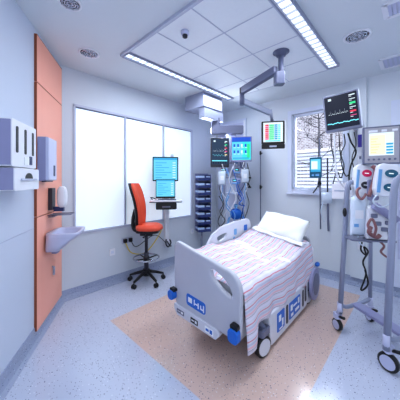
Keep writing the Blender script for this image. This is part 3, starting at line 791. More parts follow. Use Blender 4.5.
mb = MB(); pq = [Vector((.01 * math.sin(k * 2), -.075 - .02 * (k % 2), .44 - .03 * k)) for k in range(5)]; mb.tube(smooth_path([(-.04, -.07, .5), (-.06, -.09, .42), (.0, -.08, .36), (.06, -.08, .42), (.04, -.07, .48)]), .012, seg=6); mb.tube(smooth_path([(-.02, -.07, .46), (.02, -.1, .38), (.07, -.08, .36)]), .01, seg=6); mb.build('cable_bundle', 'dark_grey', ws)
p = at(165.5, 169, 3.90); t = screen_device('computer_monitor', 'upper computer monitor with light blue screen on the wall workstation', 'monitor', p, R(6), .425, .405, .03, (.018, .018, .022, .018), 'black', dr_text)
mb = MB(); mb.box((-.04, .03, -.05), (.04, .1, .05)); mb.build('mount', 'dark_grey', t)
p = at(165.5, 188.7, 3.86); t = screen_device('touch_screen', 'lower smaller screen with light blue page directly above the workstation tray', 'monitor', p, R(6), .32, .315, .03, (.012, .012, .03, .008), 'black', dr_text)
p = at(167, 199.6, 3.80); t = thing('keyboard', 'slim grey keyboard lying on the workstation tray', 'keyboard', (p.x, p.y, ptr.z + .0125), R(8))
mb = MB(); mb.rbox((-.15, -.05, 0), (.15, .05, .012), .01, axis='z'); mb.build('base', 'mid_grey', t)
mb = MB()
for i in range(11):
    for j in range(4): mb.box((-.14 + .0255 * i, -.042 + .0215 * j, .012), (-.119 + .0255 * i, -.024 + .0215 * j, .017))
mb.build('keys', 'dark_grey', t)
cable('computer_mouse_cable', 'short black curled cable at the left end of the workstation tray', 'cable', [ptr + Vector((-.22, -.0, .016)), ptr + Vector((-.245, -.03, .05)), ptr + Vector((-.19, -.06, .045)), ptr + Vector((-.15, -.03, .018))], .008, 'black')

# ================================================================== STOOL
sc_ = AB(2.06, .315); st = thing('drafting_stool', 'orange-red swivel drafting stool with foot ring and five castors', 'stool', (sc_.x, sc_.y, 0), R(-2))
zs0 = .84
# seat: local +x forward
def seatf(u, v):
    a = 2 * math.pi * u; rr = v
    return None
mb = MB(); rings = []
for sc2, z in ((.6, zs0 - .045), (.95, zs0 - .035), (1.0, zs0), (.95, zs0 + .03), (.7, zs0 + .045), (.3, zs0 + .04)):
    ring = []
    for k in range(28):
        a = 2 * math.pi * k / 28; c, s_ = math.cos(a), math.sin(a)
        x = .20 * math.copysign(abs(c) ** .75, c) * sc2 + .05; y = .20 * math.copysign(abs(s_) ** .75, s_) * sc2
        ring.append((x, y, z - .03 * max(0, (x - .15)) / .1 * (1 if z > zs0 - .02 else 0)))
    rings.append(ring)
loft(mb, rings); mb.build('seat', 'stool_red', st)
mb = MB(); mb.rbox((-.14, -.13, zs0 - .08), (.2, .13, zs0 - .035), .06, axis='z'); mb.rbox((-.09, -.06, zs0 - .13), (.1, .06, zs0 - .08), .03, axis='z'); mb.build('mechanism', 'black', st, bevel=.006)
mb = MB(); mb.tube([(.02, -.1, zs0 - .09), (.03, -.25, zs0 - .1)], .007, seg=6); mb.blob((.03, -.26, zs0 - .1), (.015, .02, .012), seg=6); mb.build('lever', 'black', st)
zbk0, zbk1 = .80, 1.50
def back_surf(off, shrink=1.0):
    def fn(u, v):
        z = zbk0 + (zbk1 - zbk0) * v
        w = .86 * (.085 + .105 * math.sin(min(1, v * 1.25) * math.pi / 2) - .055 * max(0, (v - .8) / .2) ** 2 * 1.2) * shrink
        xx = -.15 + .05 * math.sin(v * math.pi) - .10 * v + off
        s_ = (u - .5) * 2
        return Vector((xx + .05 * s_ * s_, w * s_, z))
    return fn
def closed_back(mb, o0, o1, m=None, sh=1.0):
    f0, f1 = back_surf(o0, sh), back_surf(o1, sh * .93); nu, nv = 10, 16
    front = [[f1(i / nu, j / nv) for j in range(nv + 1)] for i in range(nu + 1)]; back = [[f0(i / nu, j / nv) for j in range(nv + 1)] for i in range(nu + 1)]
    rim = lambda g: [g[i][0] for i in range(nu)] + [g[nu][j] for j in range(nv)] + [g[i][nv] for i in range(nu, 0, -1)] + [g[0][j] for j in range(nv, 0, -1)]
    mb.grid(lambda u, v: front[round(u * nu)][round(v * nv)], nu, nv, m); mb.grid(lambda u, v: back[round(u * nu)][round(v * nv)], nu, nv, m)
    a, b = rim(front), rim(back); n = len(a)
    mb.add(a + b, [(i, (i + 1) % n, n + (i + 1) % n, n + i) for i in range(n)], m, True)
mb = MB(); closed_back(mb, 0, .055); mb.build('backrest', 'stool_red', st, weld=True)
mb = MB(); closed_back(mb, -.03, 0, None, 1.04); mb.build('back_shell', 'black', st, weld=True)
mb = MB(); mb.tube(smooth_path([(-.17, 0, 1.1), (-.205, 0, .95), (-.19, 0, .80), (-.1, 0, zs0 - .07)]), .028, seg=8); mb.build('back_bracket', 'black', st)
mb = MB(); mb.cyl((0, 0, .12), (0, 0, .45), .034); mb.cyl((0, 0, .45), (0, 0, zs0 - .08), .024); mb.build('column', 'dark_grey', st)
mb = MB(); rr = .19; zr = .37
mb.tube([(rr * math.cos(2 * math.pi * k / 32), rr * math.sin(2 * math.pi * k / 32), zr) for k in range(32)], .012, seg=8, closed=True); mb.build('foot_ring', 'chrome', st)
mb = MB(); mb.cyl((0, 0, zr - .05), (0, 0, zr + .02), .045)
for k in range(4):
    a = math.pi / 4 + k * math.pi / 2; mb.cyl((0, 0, zr - .02), (rr * math.cos(a), rr * math.sin(a), zr), .01, seg=6)
mb.build('ring_holder', 'black', st)
mb = MB(); mb.cyl((0, 0, .1), (0, 0, .2), .05); mb.build('hub', 'black', st)
for k in range(5):
    a = R(98 + 72 * k + 2); c, s_ = math.cos(a), math.sin(a); rr = .265
    mb = MB(); mb.tube([(.03 * c, .03 * s_, .165), (.16 * c, .16 * s_, .125), (rr * c, rr * s_, .09)], [.026, .022, .016], seg=8); lg = mb.build('base_leg', 'black', st)
    mb = MB(); q = Vector((rr * c, rr * s_, .032)); tdir = Vector((-s_, c, 0))
    mb.cyl(q - tdir * .024, q - tdir * .006, .032); mb.cyl(q + tdir * .006, q + tdir * .024, .032); mb.cyl(q, q + Vector((0, 0, .06)), .009, seg=8); mb.build('castor', 'black', lg)

# ================================================================== BED
R0 = Vector((.36, 1.86, 0)); BL = 1.72; BW = .78
BZ = math.atan2(D1.y, D1.x)
def roll(v): return Vector((v.x, v.y, v.z * (1 + .18 * max(0, v.y) / BW)))
bed = thing('hospital_bed', 'grey hospital bed with moulded footboard and low side rails', 'bed', R0, BZ)
# footboard drawn in (y, z): x drawing = y
out = []
def arc(cx, cy, r, a0, a1, n=6): return [(cx + r * math.cos(R(a0 + (a1 - a0) * k / n)), cy + r * math.sin(R(a0 + (a1 - a0) * k / n))) for k in range(n + 1)]
out = [(.09, .29)] + [(.69, .29)] + arc(.715, .33, .04, -90, 0, 3)[1:] + [(.768, .5)] + arc(.722, .75, .045, 0, 90, 5) + [(.5, .79), (.3, .79), (.19, .782)] + arc(.13, .67, .115, 75, 180, 8)[0:] + [(.016, .5), (.02, .34)]
hole = smooth_path([(.32, .725, 0), (.285, .752, 0), (.19, .738, 0), (.105, .69, 0), (.07, .62, 0), (.085, .585, 0), (.16, .592, 0), (.26, .632, 0), (.31, .67, 0)], 5, True)
me = plate([out, [(p_.x, p_.y) for p_ in hole]], .05, .014)
YZ = Matrix(((0, 0, 1, -.045), (1, 0, 0, 0), (0, 1, 0, 0), (0, 0, 0, 1)))
mb = MB(); mb.mesh(me, YZ); mb.warp(roll); fb = mb.build('footboard', 'bed_grey', bed)
# labels on the outer face (x = -.07)
mb = MB(); mb.prism(rrect(.36, .335, .60, .43, .025), -.0735, -.0695, 'x', 'blue')
mb.box((.585, -.0, 0), (.585, 0, 0), 'blue') if False else None
def marks(mb, rects, x0, m):
    for y0, y1, z0, z1 in rects: mb.box((x0 - .002, y0, z0), (x0 + .002, y1, z1), m)
marks(mb, [(y0 - .06, y1 - .06, z0, z1) for y0, y1, z0, z1 in [(.585, .635, .365, .405), (.50, .512, .355, .40), (.515, .545, .375, .385), (.55, .56, .365, .41), (.435, .447, .35, .405), (.45, .48, .36, .372), (.47, .48, .36, .395)]], -.0735, 'label_white')
mb.warp(roll); mb.build('logo_label', None, fb)
mb = MB(); mb.prism([(.24, .2), (.72, .205), (.765, .245), (.765, .288), (.24, .288), (.2, .25)], -.085, -.02, 'x'); mb.warp(roll); lp = mb.build('lower_trim', 'bed_light', bed, bevel=.006)
for y0_, y1_, z0_, z1_, c_, c2_ in ((.44, .53, .222, .262, 'black', 'label_white'), (.26, .355, .218, .266, 'label_white', 'blue'), (.62, .72, .228, .262, 'mid_grey', 'label_white')):
    mb = MB(); marks(mb, [(y0_, y1_, z0_, z1_)], -.086, c_); ym = (y1_ - y0_)
    marks(mb, [(y0_ + ym * .12, y0_ + ym * .4, z0_ + .01, z1_ - .008), (y0_ + ym * .52, y0_ + ym * .88, z0_ + .016, z1_ - .014)], -.087, c2_); mb.warp(roll); mb.build('label', None, lp)
for y, zc, nm in ((.04, .345, 0), (.765, .375, 1)):
    mb = MB(); mb.rbox((-.13, y - (.045 if nm == 0 else .03), zc - .052), (-.07, y + (.045 if nm == 0 else .05), zc + (.05 if nm == 0 else .02)), .03, axis='x', seg=4); mb.warp(roll); bp = mb.build('corner_bumper', 'blue', bed, bevel=.008)
    mb = MB(); mb.rbox((-.11, y - .035, zc + (.04 if nm == 0 else .015)), (-.068, y + .035, zc + (.085 if nm == 0 else .04)), .018, axis='x'); mb.warp(roll); mb.build('bracket', 'black', bp, bevel=.004)
mb = MB(); mb.box((.0, .06, .36), (BL - .05, BW - .06, .52)); mb.box((.1, .12, .16), (BL - .2, BW - .12, .36)); mb.build('frame', 'bed_grey', bed, bevel=.01)
# base cover on the near side
mb = MB(); prof = [(.42, .03), (.47, .03), (1.32, .045), (1.36, .1), (1.36, .33), (.36, .33), (.38, .12)]
mb.prism(prof, -.02, .05, 'y'); bc = mb.build('base_cover', 'bed_light', bed, bevel=.012)
for (xa, xb, za, zb), rs_ in (((.52, .68, .10, .28), ((.55, .60, .19, .25), (.62, .65, .13, .2), (.56, .64, .112, .125))), ((.80, 1.10, .10, .27), ((.83, .88, .18, .24), (.9, 1.0, .2, .22), (.95, 1.06, .13, .16), (1.03, 1.07, .19, .25), (.84, .9, .12, .15)))):
    mb = MB(); mb.prism(rrect(xa, za, xb, zb, .012), -.0245, -.0195, 'y', 'blue')
    for r_ in rs_: mb.box((r_[0], -.0265, r_[2]), (r_[1], -.0244, r_[3]), 'label_white')
    mb.build('label', None, bc)
for xa, xb, za, zb in ((.725, .77, .09, .28), (1.17, 1.215, .09, .28), (1.25, 1.30, .12, .3)):
    mb = MB(); mb.prism(rrect(xa, za, xb, zb, .02), -.024, -.0195, 'y'); mb.build('slot', 'dark_grey', bc)
# lowered side rail near head
mb = MB(); mb.prism([(1.53 + .16 * math.cos(R(a)), .25 + .20 * math.sin(R(a))) for a in range(0, 360, 20)], -.06, -.02, 'y'); sr = mb.build('lowered_rail', 'lavender', bed, bevel=.01)
mb = MB(); mb.prism([(1.53 + .10 * math.cos(R(a)), .25 + .135 * math.sin(R(a))) for a in range(0, 360, 20)], -.066, -.058, 'y'); mb.build('inset', 'mid_grey', sr)
mb = MB(); mb.blob((1.68, -.03, .45), (.05, .03, .03), seg=8); mb.build('release_handle', 'blue', bed)
# far side rail, raised
railo = [(.42, .60), (1.34, .60)] + arc(1.30, .86, .10, 0, 90, 5) + [(1.0, .955), (.72, .93), (.55, .86), (.44, .74)]
me = plate([railo, smooth_path([(.62, .82, 0), (.66, .845, 0), (.86, .87, 0), (.9, .84, 0), (.86, .79, 0), (.66, .765, 0)], 4, True) and [(p_.x, p_.y) for p_ in smooth_path([(.62, .82, 0), (.66, .845, 0), (.80, .86, 0), (.83, .84, 0), (.80, .79, 0), (.66, .765, 0)], 4, True)]], .035, .01)
XZy = Matrix(((1, 0, 0, 0), (0, 0, 1, BW + .03), (0, 1, 0, 0), (0, 0, 0, 1)))
mb = MB(); mb.mesh(me, XZy); mb.warp(lambda v: Vector((v.x, v.y, v.z * 1.03))); fr_ = mb.build('raised_rail', 'bed_light', bed)
for r_, c_ in (((.98, .82, 1.04, .9), 'blue_pale'), ((.96, .72, 1.0, .80), 'blue_pale'), ((1.22, .84, 1.30, .92), 'blue')):
    mb = MB(); mb.prism(rrect(*r_, .015), BW + .008, BW + .013, 'y', c_); mb.build('button_panel', None, fr_)
for xa in (.6, 1.1):
    mb = MB(); mb.box((xa, BW - .06, .45), (xa + .05, BW + .02, .66)); mb.build('rail_support', 'mid_grey', fr_)
# headboard
me = plate([[(.10, .5), (.72, .5)] + arc(.66, .74, .06, 0, 90, 5) + arc(.16, .74, .06, 90, 180, 5)], .04, .012)
mb = MB(); mb.mesh(me, Matrix(((0, 0, 1, BL + .04), (1, 0, 0, 0), (0, 1, 0, 0), (0, 0, 0, 1)))); mb.warp(lambda v: Vector((v.x, v.y, v.z - .03))); mb.build('headboard', 'bed_grey', bed)
# castors
for k, (x, y) in enumerate(((.28, -.0), (.28, BW - .02), (BL - .25, .03), (BL - .25, BW - .02))):
    yaw = R(-12)
    ca_, sa = math.cos(yaw), math.sin(yaw); axis = Vector((-sa, ca_, 0)); q = Vector((x, y, .092))
    mb = MB(); mb.tube([q + axis * s for s in (-.022, -.016, .016, .022)], [.08, .092, .092, .08], seg=24); cs = mb.build('castor', 'black', bed)
    mb = MB(); mb.tube([q + axis * s for s in (-.026, .026)], .072, seg=20); mb.build('hub_cap', 'bed_light', cs)
    mb = MB(); mb.rbox((x - .05, y - .03, .186), (x + .09, y + .03, .24), .02, axis='z'); mb.cyl((x + .03, y, .21), (x + .03, max(y, .1) if y < .4 else y - .1, .33), .03); mb.build('fork', 'mid_grey', cs)

# mattress, sheet, blanket, pillow (bed coordinates through the bed's frame)
BM = Matrix.Translation(R0) @ Matrix.Rotation(BZ, 4, 'Z')
mb = MB(); mb.rbox((.02, .02, .52), (BL, BW - .02, .66), .03, axis='x'); mb.warp(lambda v: roll(v)); o = mb.build('mattress', 'sheet', None, bevel=.02); place(o, R0, BZ); tag(o, 'white mattress on the hospital bed, showing at the pillow end', 'mattress')

def ztop(l): return .672 + .06 * max(0, min(1, (l - .9) / .6)) + .012 * math.sin(l * 5)
bm = bmesh.new(); uvl = bm.loops.layers.uv.new('UVMap'); nl, ns = 60, 44
L0, L1 = -.012, 1.56
prof = []
def cross(l, s):
    """s: arc length from far edge across the top and down the near side"""
    zt_ = ztop(l); top_w = BW - .01; r = .05
    hem = .32 + .015 * math.sin(l * 9) - .14 * max(0, min(1, (.17 - l) / .07))
    flat = top_w - r; arcL = r * math.pi / 2; drop = zt_ - r - hem
    tot = flat + arcL + drop; d = s * tot
    rip = .007 * math.sin(l * 17 + s * 11) + .004 * math.sin(l * 41 - s * 23) + .003 * math.sin(s * 60 + l * 6)
    if d < flat: y = BW - .012 - d; z = zt_ + rip
    elif d < flat + arcL:
        a = (d - flat) / r; y = .0 + r - .002 - r * math.sin(a); z = zt_ - r + r * math.cos(a) + rip * (1 - a / 1.6); y -= rip
    else:
        q = (d - flat - arcL); y = -.002 - .018 * q / .3 - .012 * math.sin(l * 22) * min(1, q / .25) - .01 * math.sin(l * 9 + 1) * min(1, q / .3); z = zt_ - r - q
    v = roll(Vector((l, y, z)))
    if l < .05 and d < flat: v.z -= .02 * (1 - max(0, l) / .05)
    return v, d
V = [[None] * (ns + 1) for _ in range(nl + 1)]; DD = {}
for i in range(nl + 1):
    l = L0 + (L1 - L0) * i / nl
    for j in range(ns + 1):
        v, d = cross(l, j / ns); V[i][j] = bm.verts.new(v); DD[V[i][j]] = (d, l)
for i in range(nl):
    for j in range(ns):
        f = bm.faces.new((V[i][j], V[i + 1][j], V[i + 1][j + 1], V[i][j + 1])); f.smooth = True
        for lp_ in f.loops: lp_[uvl].uv = DD[lp_.vert]
me = bpy.data.meshes.new('blanket'); bm.to_mesh(me); bm.free(); me.materials.append(MATS['striped_blanket'])
bk = bpy.data.objects.new('blanket', me); COL.objects.link(bk); place(bk, R0, BZ)
s = bk.modifiers.new('thick', 'SOLIDIFY'); s.thickness = .008; s.offset = 1
tag(bk, 'white blanket with pink and grey stripes draped over the hospital bed', 'blanket')
# turned sheet
def pil(mb, c, dims, M, wr=.012):
    hx, hy, hz = dims; n = 22
    def sheet(sign):
        def fn(u, v):
            a = (u - .5) * 2; b = (v - .5) * 2
            e = max(0, (1 - abs(a) ** 3.2)) ** .55 * max(0, (1 - abs(b) ** 3.2)) ** .55
            pinch = 1 - .10 * (abs(a) ** 4) * (1 - abs(b) ** 2) ; pinch2 = 1 - .10 * (abs(b) ** 4) * (1 - abs(a) ** 2)
            z = sign * hz * e + wr * math.sin(a * 5 + b * 7) * e
            return M @ Vector((c[0] + a * hx * pinch2, c[1] + b * hy * pinch, c[2] + z))
        return fn
    mb.grid(sheet(1), n, n); mb.grid(sheet(-1), n, n)
mb = MB(); Mp = Matrix.Translation((1.60, .385, .86)) @ Matrix.Rotation(R(-9), 4, 'X') @ Matrix.Rotation(R(-38), 4, 'Y')
Mp = Matrix.Translation((1.535, .385, .915)) @ Matrix.Rotation(R(7), 4, 'X') @ Matrix.Rotation(R(-40), 4, 'Y')
pil(mb, (0, 0, 0), (.19, .32, .085), Mp); o = mb.build('pillow', 'pillow_white', None, weld=True); place(o, R0, BZ); tag(o, 'plump white pillow propped at the head of the hospital bed', 'pillow')
mb = MB()
def shf(u, v): 
    l = 1.33 + .12 * u; y = .03 + (BW - .08) * v
    return roll(Vector((l, y, ztop(l) + .014 + .012 * math.sin(u * math.pi) + .004 * math.sin(v * 20 + u * 4))))
mb.grid(shf, 8, 30); o = mb.build('folded_sheet', 'sheet', None, solid=.012); place(o, R0, BZ); tag(o, 'white sheet edge folded across the bed in front of the pillow', 'sheet')

# ================================================================== RIGHT SIDE: big monitor on wall arm
pm = at(341.5, 111.5, 2.75); mrz = R(-36)
t = screen_device('vital_signs_monitor', 'large dark vital signs monitor with green and red readings in front of the window', 'monitor', pm, mrz, .365, .44, .07, (.016, .02, .028, .018), 'mid_grey', dr_big, spin=R(-5))
mb = MB(); mb.box((-.08, .07, -.1), (.08, .11, .1)); mb.build('rear_mount', 'dark_grey', t)
for x in (.205,):
    mb = MB(); mb.box((.178, -.004, -.21), (.19, .074, .21)); mb.build('side_rim', 'white_cool', t)
qa = pm + Vector((math.sin(-mrz) * .10, math.cos(mrz) * .10, -.05))
tgt = B + D2 * 2.68 - D1 * .05; tgt = Vector((tgt.x, tgt.y, qa.z))
wa = thing('monitor_wall_arm', 'grey wall arm behind the large vital signs monitor', 'monitor arm', (0, 0, 0))
mb = MB(); beam(mb, qa, tgt, .05, .07); mb.build('arm', 'arm_grey', wa, bevel=.01)
mb = MB(); beam(mb, tgt - Vector((0, 0, .12)) + D1*-.0, tgt + D1 * .012 - Vector((0, 0, .12)), .12, .3) ; mb.build('wall_plate', 'white_cool', wa)
# monitor cables
mc = [('black', .009, [(348, 133), (351, 142), (356, 152), (351, 165), (349, 178), (351, 190)], 2.72, 'thick black cable hanging below the right end of the vital signs monitor'),
      ('black', .006, [(339, 134), (340, 150), (342, 166), (346, 176), (350, 173)], 2.74, 'thin black cable hanging below the middle of the vital signs monitor'),
      ('white_plastic', .008, [(334, 134), (335, 156), (337, 176), (343, 186), (347, 192)], 2.73, 'white cable hanging below the left end of the vital signs monitor')]
mc += [('black', .006, [(344, 134), (345, 144), (341, 154), (344, 166), (341, 178), (338, 172)], 2.76, 'looping black cable between the two straight cables under the vital signs monitor'),
       ('black', .005, [(354, 132), (356, 145), (352, 158), (354, 172), (349, 184)], 2.73, 'rightmost thin black cable under the vital signs monitor'),
       ('dark_grey', .006, [(331, 134), (332, 150), (336, 168), (333, 184)], 2.78, 'grey cable hanging leftmost under the vital signs monitor')]
for m, r, pts, Y, lab in mc: cable('cable', lab, 'cable', [at(u, v, Y) for u, v in pts], r, m)
# wall rail on the pier
def tr(u): k = (u - 200) / F; return (B.y * k - B.x) / (D2.x - D2.y * k)
trl = 2.73
o = thing('equipment_rail', 'vertical white equipment rail with purple label left of the ventilator screen', 'rail', B, RZ_RIGHT)
mb = MB(); mb.rbox((trl - .035, -.085, .55), (trl + .035, -.05, 2.4), .012, axis='z'); mb.build('rail', 'white_plastic', o, bevel=.003)
mb = MB(); mb.box((trl - .028, -.09, 2.02), (trl + .028, -.085, 2.20)); mb.build('purple_label', 'purple', o)
for k in range(6):
    mb = MB(); mb.box((trl - .012, -.088, 1.1 + .15 * k), (trl + .012, -.085, 1.14 + .15 * k)); mb.build('slot', 'mid_grey', o)

# small device hanging at the window
pw = at(315.5, 167.5, 3.55)
t = screen_device('handheld_monitor', 'small blue handheld monitor hanging in front of the window', 'monitor', pw, RZ_RIGHT + R(8), .165, .31, .05, (.015, .015, .09, .03), 'teal_dark', lambda mb, a, b, c, d_: (R2(mb, a, b, c, d_, 's_cyan'), R2(mb, a + .01, b - .04, c + .04, d_ - .03, 's_white', .001), R2(mb, a, b, c, c + .03, 's_cyan_deep', .001)))
mb = MB(); mb.box((-.05, -.004, -.13), (-.02, 0, -.1)); mb.box((0, -.004, -.13), (.05, 0, -.1)); mb.build('keypad', 'blue_pale', t)
hg = thing('window_stalk', 'thin dark equipment stalk with clip standing in front of the window', 'stand', (0, 0, 0))
s0, s1 = at(319.5, 138, 3.66), at(320.5, 229, 3.66)
mb = MB(); mb.cyl(s0, s1, .010, seg=8); mb.build('pole', 'mid_grey', hg)
mb = MB(); q = at(319.5, 183.5, 3.64); mb.blob(q, (.03, .03, .035), seg=8); mb.tube(smooth_path([q, at(316, 189, 3.6), at(313, 193, 3.6)]), .009, seg=6); mb.build('clip', 'black', hg)
mb = MB(); q = at(320.5, 205, 3.66); mb.cyl(q, q + D1 * .18, .012, seg=6); mb.build('wall_bracket', 'mid_grey', hg)
t = thing('suction_hose', 'light suction canister with two dark hanging hoses below the window', 'suction unit', (0, 0, 0))
q0, q1 = at(328, 158, 3.58), at(327.5, 192, 3.58)
mb = MB(); mb.cyl(at(327.5, 158, 3.58), at(327.5, 196, 3.58), .011, seg=8); mb.build('wand', 'dark_grey', t)
mb = MB(); c0 = at(327, 192, 3.56); c1 = at(327, 203, 3.56); mb.tube([c0, c0 * .5 + c1 * .5, c1], [.085, .08, .07], seg=16); mb.build('canister', 'clear_bag', t)
mb = MB(); mb.tube(smooth_path([at(328, 202, 3.55), at(328, 215, 3.55), at(328.5, 231, 3.56)]), .016, seg=6); mb.build('hose', 'mid_grey', t)
mb = MB(); mb.tube(smooth_path([at(323, 202, 3.55), at(321, 212, 3.55), at(324, 222, 3.55)]), .009, seg=6); mb.build('tubing', 'clear_bag', t)
mb = MB(); cm = (c0 + c1) / 2; mb.cyl(cm, cm + D1 * .15, .015, seg=6); mb.build('wall_bracket', 'metal', t)
# white shelf box right of the window
q = at(341, 190, 3.2)
t = thing('paper_box', 'white supply box on a wall bracket beside the window sill', 'box', (q.x, q.y, 0), RZ_RIGHT)
mb = MB(); mb.box((-.10, -.05, q.z - .12), (.12, .1, q.z + .1)); mb.build('box', 'paper', t, bevel=.005)
mb = MB(); mb.box((-.03, .1, q.z - .05), (.03, .30, q.z + .0)); mb.build('bracket', 'metal', t)
mb = MB(); mb.box((-.07, -.053, q.z - .02), (.08, -.05, q.z - .0)); mb.build('lid_line', 'frame_grey', t)

# ================================================================== TROLLEY
FLp, BLp, FRp = fl(337.5, 330), fl(370, 321), fl(388.5, 371)
BRp = BLp + (FRp - FLp)
tl = thing('equipment_trolley', 'tall wheeled grey tube trolley loaded with pumps at the right edge', 'trolley', (0, 0, 0))
topL = at(347.5, 188, 2.36); topR = at(394, 190, 1.95)
botL = at(340, 313, 2.40); botR = at(386.5, 350, 1.90)
# near-left upright bends over to the centre post
dBL = BLp - FLp
topLb = topL + Vector((.03, .01, .05)) + dBL * .25
mb = MB(); mb.tube([botL] + smooth_path([botL * .3 + topL * .7, topL, topL + Vector((.02, 0, .06)) + dBL * .1, topLb + dBL * .15], 6), .024, seg=10); mb.build('upright', 'arm_grey', tl)
mb = MB(); topR2 = topR + Vector((.02, 0, .10)); mb.tube([botR] + smooth_path([botR * .3 + topR * .7, topR, topR2 + dBL * .08, topR2 + Vector((0, 0, .03)) + dBL * .3], 6), .027, seg=10); mb.build('upright', 'arm_grey', tl)
pBL = Vector((BLp.x, BLp.y, .16)); pBLt = at(371.5, 166, BLp.y)
mb = MB(); mb.tube([pBL, pBLt], .020, seg=10); mb.build('mast', 'arm_grey', tl)
pBR = Vector((BRp.x, BRp.y, .16))
mb = MB(); mb.tube([pBR, pBR + Vector((0, 0, 1.4))], .022, seg=10); mb.build('upright', 'arm_grey', tl)
zr = at(358, 306, 2.47).z
def low(p_, z): return Vector((p_.x, p_.y, z))
mb = MB(); mb.tube(smooth_path([low(botL, .30), low(botL * .8 + pBL * .2, .235), low(botL * .2 + pBL * .8, .235), low(pBL, .25)]), .02, seg=8); mb.build('foot_rail', 'arm_grey', tl)
mb = MB(); mb.tube(smooth_path([low(botR, .30), low(botR * .8 + pBR * .2, .235), low(botR * .2 + pBR * .8, .235), low(pBR, .25)]), .02, seg=8); mb.build('foot_rail', 'arm_grey', tl)
m0 = low(botL * .5 + pBL * .5, .235); m1 = low(botR * .5 + pBR * .5, .235)
mb = MB(); beam(mb, m0, m1, .11, .03); mb.build('foot_plate', 'lavender', tl, bevel=.006)
for p_, yaw, rr in ((FLp, 100, .06), (BLp, 95, .055), (FRp, 118, .075), (BRp, 100, .06)):
    ax = Vector((math.cos(R(yaw - 90)), math.sin(R(yaw - 90)), 0)); q = Vector((p_.x, p_.y, rr))
    mb = MB(); mb.tube([q + ax * s for s in (-.02, -.014, .014, .02)], [rr * .88, rr, rr, rr * .88], seg=24); cs = mb.build('castor', 'black', tl)
    mb = MB(); mb.tube([q + ax * s for s in (-.0225, .0225)], rr * .74, seg=20); mb.build('hub_cap', 'lavender_light', cs)
    tgt_ = {0: low(botL, .2), 1: pBL, 2: low(botR, .2), 3: pBR}[[FLp, BLp, FRp, BRp].index(p_)]
    mb = MB(); mb.rbox((p_.x - .035, p_.y - .03, rr * 2 + .005), (p_.x + .035, p_.y + .03, rr * 2 + .06), .015, axis='z'); mb.tube([Vector((p_.x, p_.y, rr * 2 + .03)), tgt_ + Vector((0, 0, .02)), tgt_ + Vector((0, 0, .1))], .027, seg=8); mb.build('fork', 'lavender_light', cs)
    mb = MB(); fw_ = Vector((-ax.y, ax.x, 0)); mb.cyl(Vector((p_.x, p_.y, rr * 2 + .03)) - fw_ * .02, Vector((p_.x, p_.y, rr * 2 + .05)) + fw_ * -.09, .014, seg=6); mb.build('brake_pedal', 'black', cs)
# mid tray
tc_ = at(369, 238, 2.25)
mb = MB(); 
trz = R(-12)
MT = Matrix.Translation(tc_) @ Matrix.Rotation(trz, 4, 'Z')
mb.prism(rrect(-.19, -.1, .19, .12, .03), -.015, .0); mb.warp(lambda v: MT @ v); mb.build('tray', 'mid_grey', tl, bevel=.004)
mb = MB(); beam(mb, low(pBL, tc_.z - .03), low(tc_, tc_.z - .03), .04, .03); mb.tube([low(topL * .4 + botL * .6, tc_.z - .03), low(tc_, tc_.z - .03)], .012, seg=6); mb.build('tray_bracket', 'mid_grey', tl)
# ventilator screen on top of mast
pv = at(381.5, 145, 2.22)
t = screen_device('ventilator_screen', 'beige ventilator screen in a thick grey housing above the trolley pumps', 'monitor', pv, R(-28), .275, .345, .08, (.04, .045, .075, .055), 'case_beige', dr_vent)
mb = MB()
for q0, q1, z0, z1 in ((-.145, -.132, -.178, .178), (.132, .152, -.178, .178), (-.14, .14, .167, .178), (-.14, .14, -.178, -.167)): mb.box((q0, -.004, z0), (q1, .085, z1))
mb.build('rim', 'mid_grey', t, bevel=.002)
for k in range(6):
    mb = MB(); mb.cyl((-.10 + .04 * k, -.008, -.135), (-.10 + .04 * k, 0, -.135), .010, seg=10); mb.build('knob', 'mid_grey', t)
for xa, xb in ((-.1, -.03), (.0, .04), (.08, .12)):
    mb = MB(); mb.box((xa, -.004, .125), (xb, 0, .145)); mb.build('status_light', 'white_plastic', t)
mb = MB(); mb.cyl((0, .05, -.175), (-.02, .18, -.30), .025); mb.build('neck', 'mid_grey', t)

# white pump modules
def pump_module(label, u, v, Y, w, h, rz, scr):
    p_ = at(u, v, Y); t = thing('pump_module', label, 'infusion pump', p_, rot=(R(-4), R(6), rz))
    mb = MB(); mb.prism([(x * w / 2, z * h / 2) for x, z in [(-.8, -1), (.6, -1), (.95, -.75), (1, .6), (.8, .95), (-.6, 1), (-.95, .8), (-1, -.6)]], 0, .10, 'y'); mb.build('casing', 'white_plastic', t, bevel=.012)
    for (cz, m) in scr:
        mb = MB(); mb.prism([(.02 + .27 * w * math.cos(R(a)), cz * h + .12 * h * math.sin(R(a))) for a in range(0, 360, 24)], -.006, 0, 'y', m)
        mb.box((0, -.008, cz * h - .005), (.035, -.006, cz * h + .004), 's_white' if m != 'dark_grey' else 'label_white'); mb.build('display', None, t)
    mb = MB(); mb.box((-w * .42, -.006, -h * .4), (-w * .28, 0, h * .3)); mb.build('door_strip', 'blue_pale', t)
    return t
pump_module('white rounded pump with pink and dark displays on the left of the trolley', 364, 179, 2.3, .155, .29, R(-14), ((.2, 'magenta'), (-.2, 'dark_grey')))
pump_module('white rounded pump with two teal displays on the right of the trolley', 388, 180, 2.1, .18, .30, R(-20), ((.2, 'teal_dark'), (-.22, 'teal_dark')))
mbp = at(376, 192, 2.3)
t = thing('pump_tubing', 'reddish brown blood tubing coiled between the two white trolley pumps', 'tubing', (0, 0, 0))
mb = MB(); mb.tube(smooth_path([at(372, 166, 2.22), at(376, 170, 2.2), at(374, 180, 2.22), at(371, 190, 2.22), at(369, 196, 2.2)]), .018, seg=8); mb.build('coil', 'brown_tube', t)
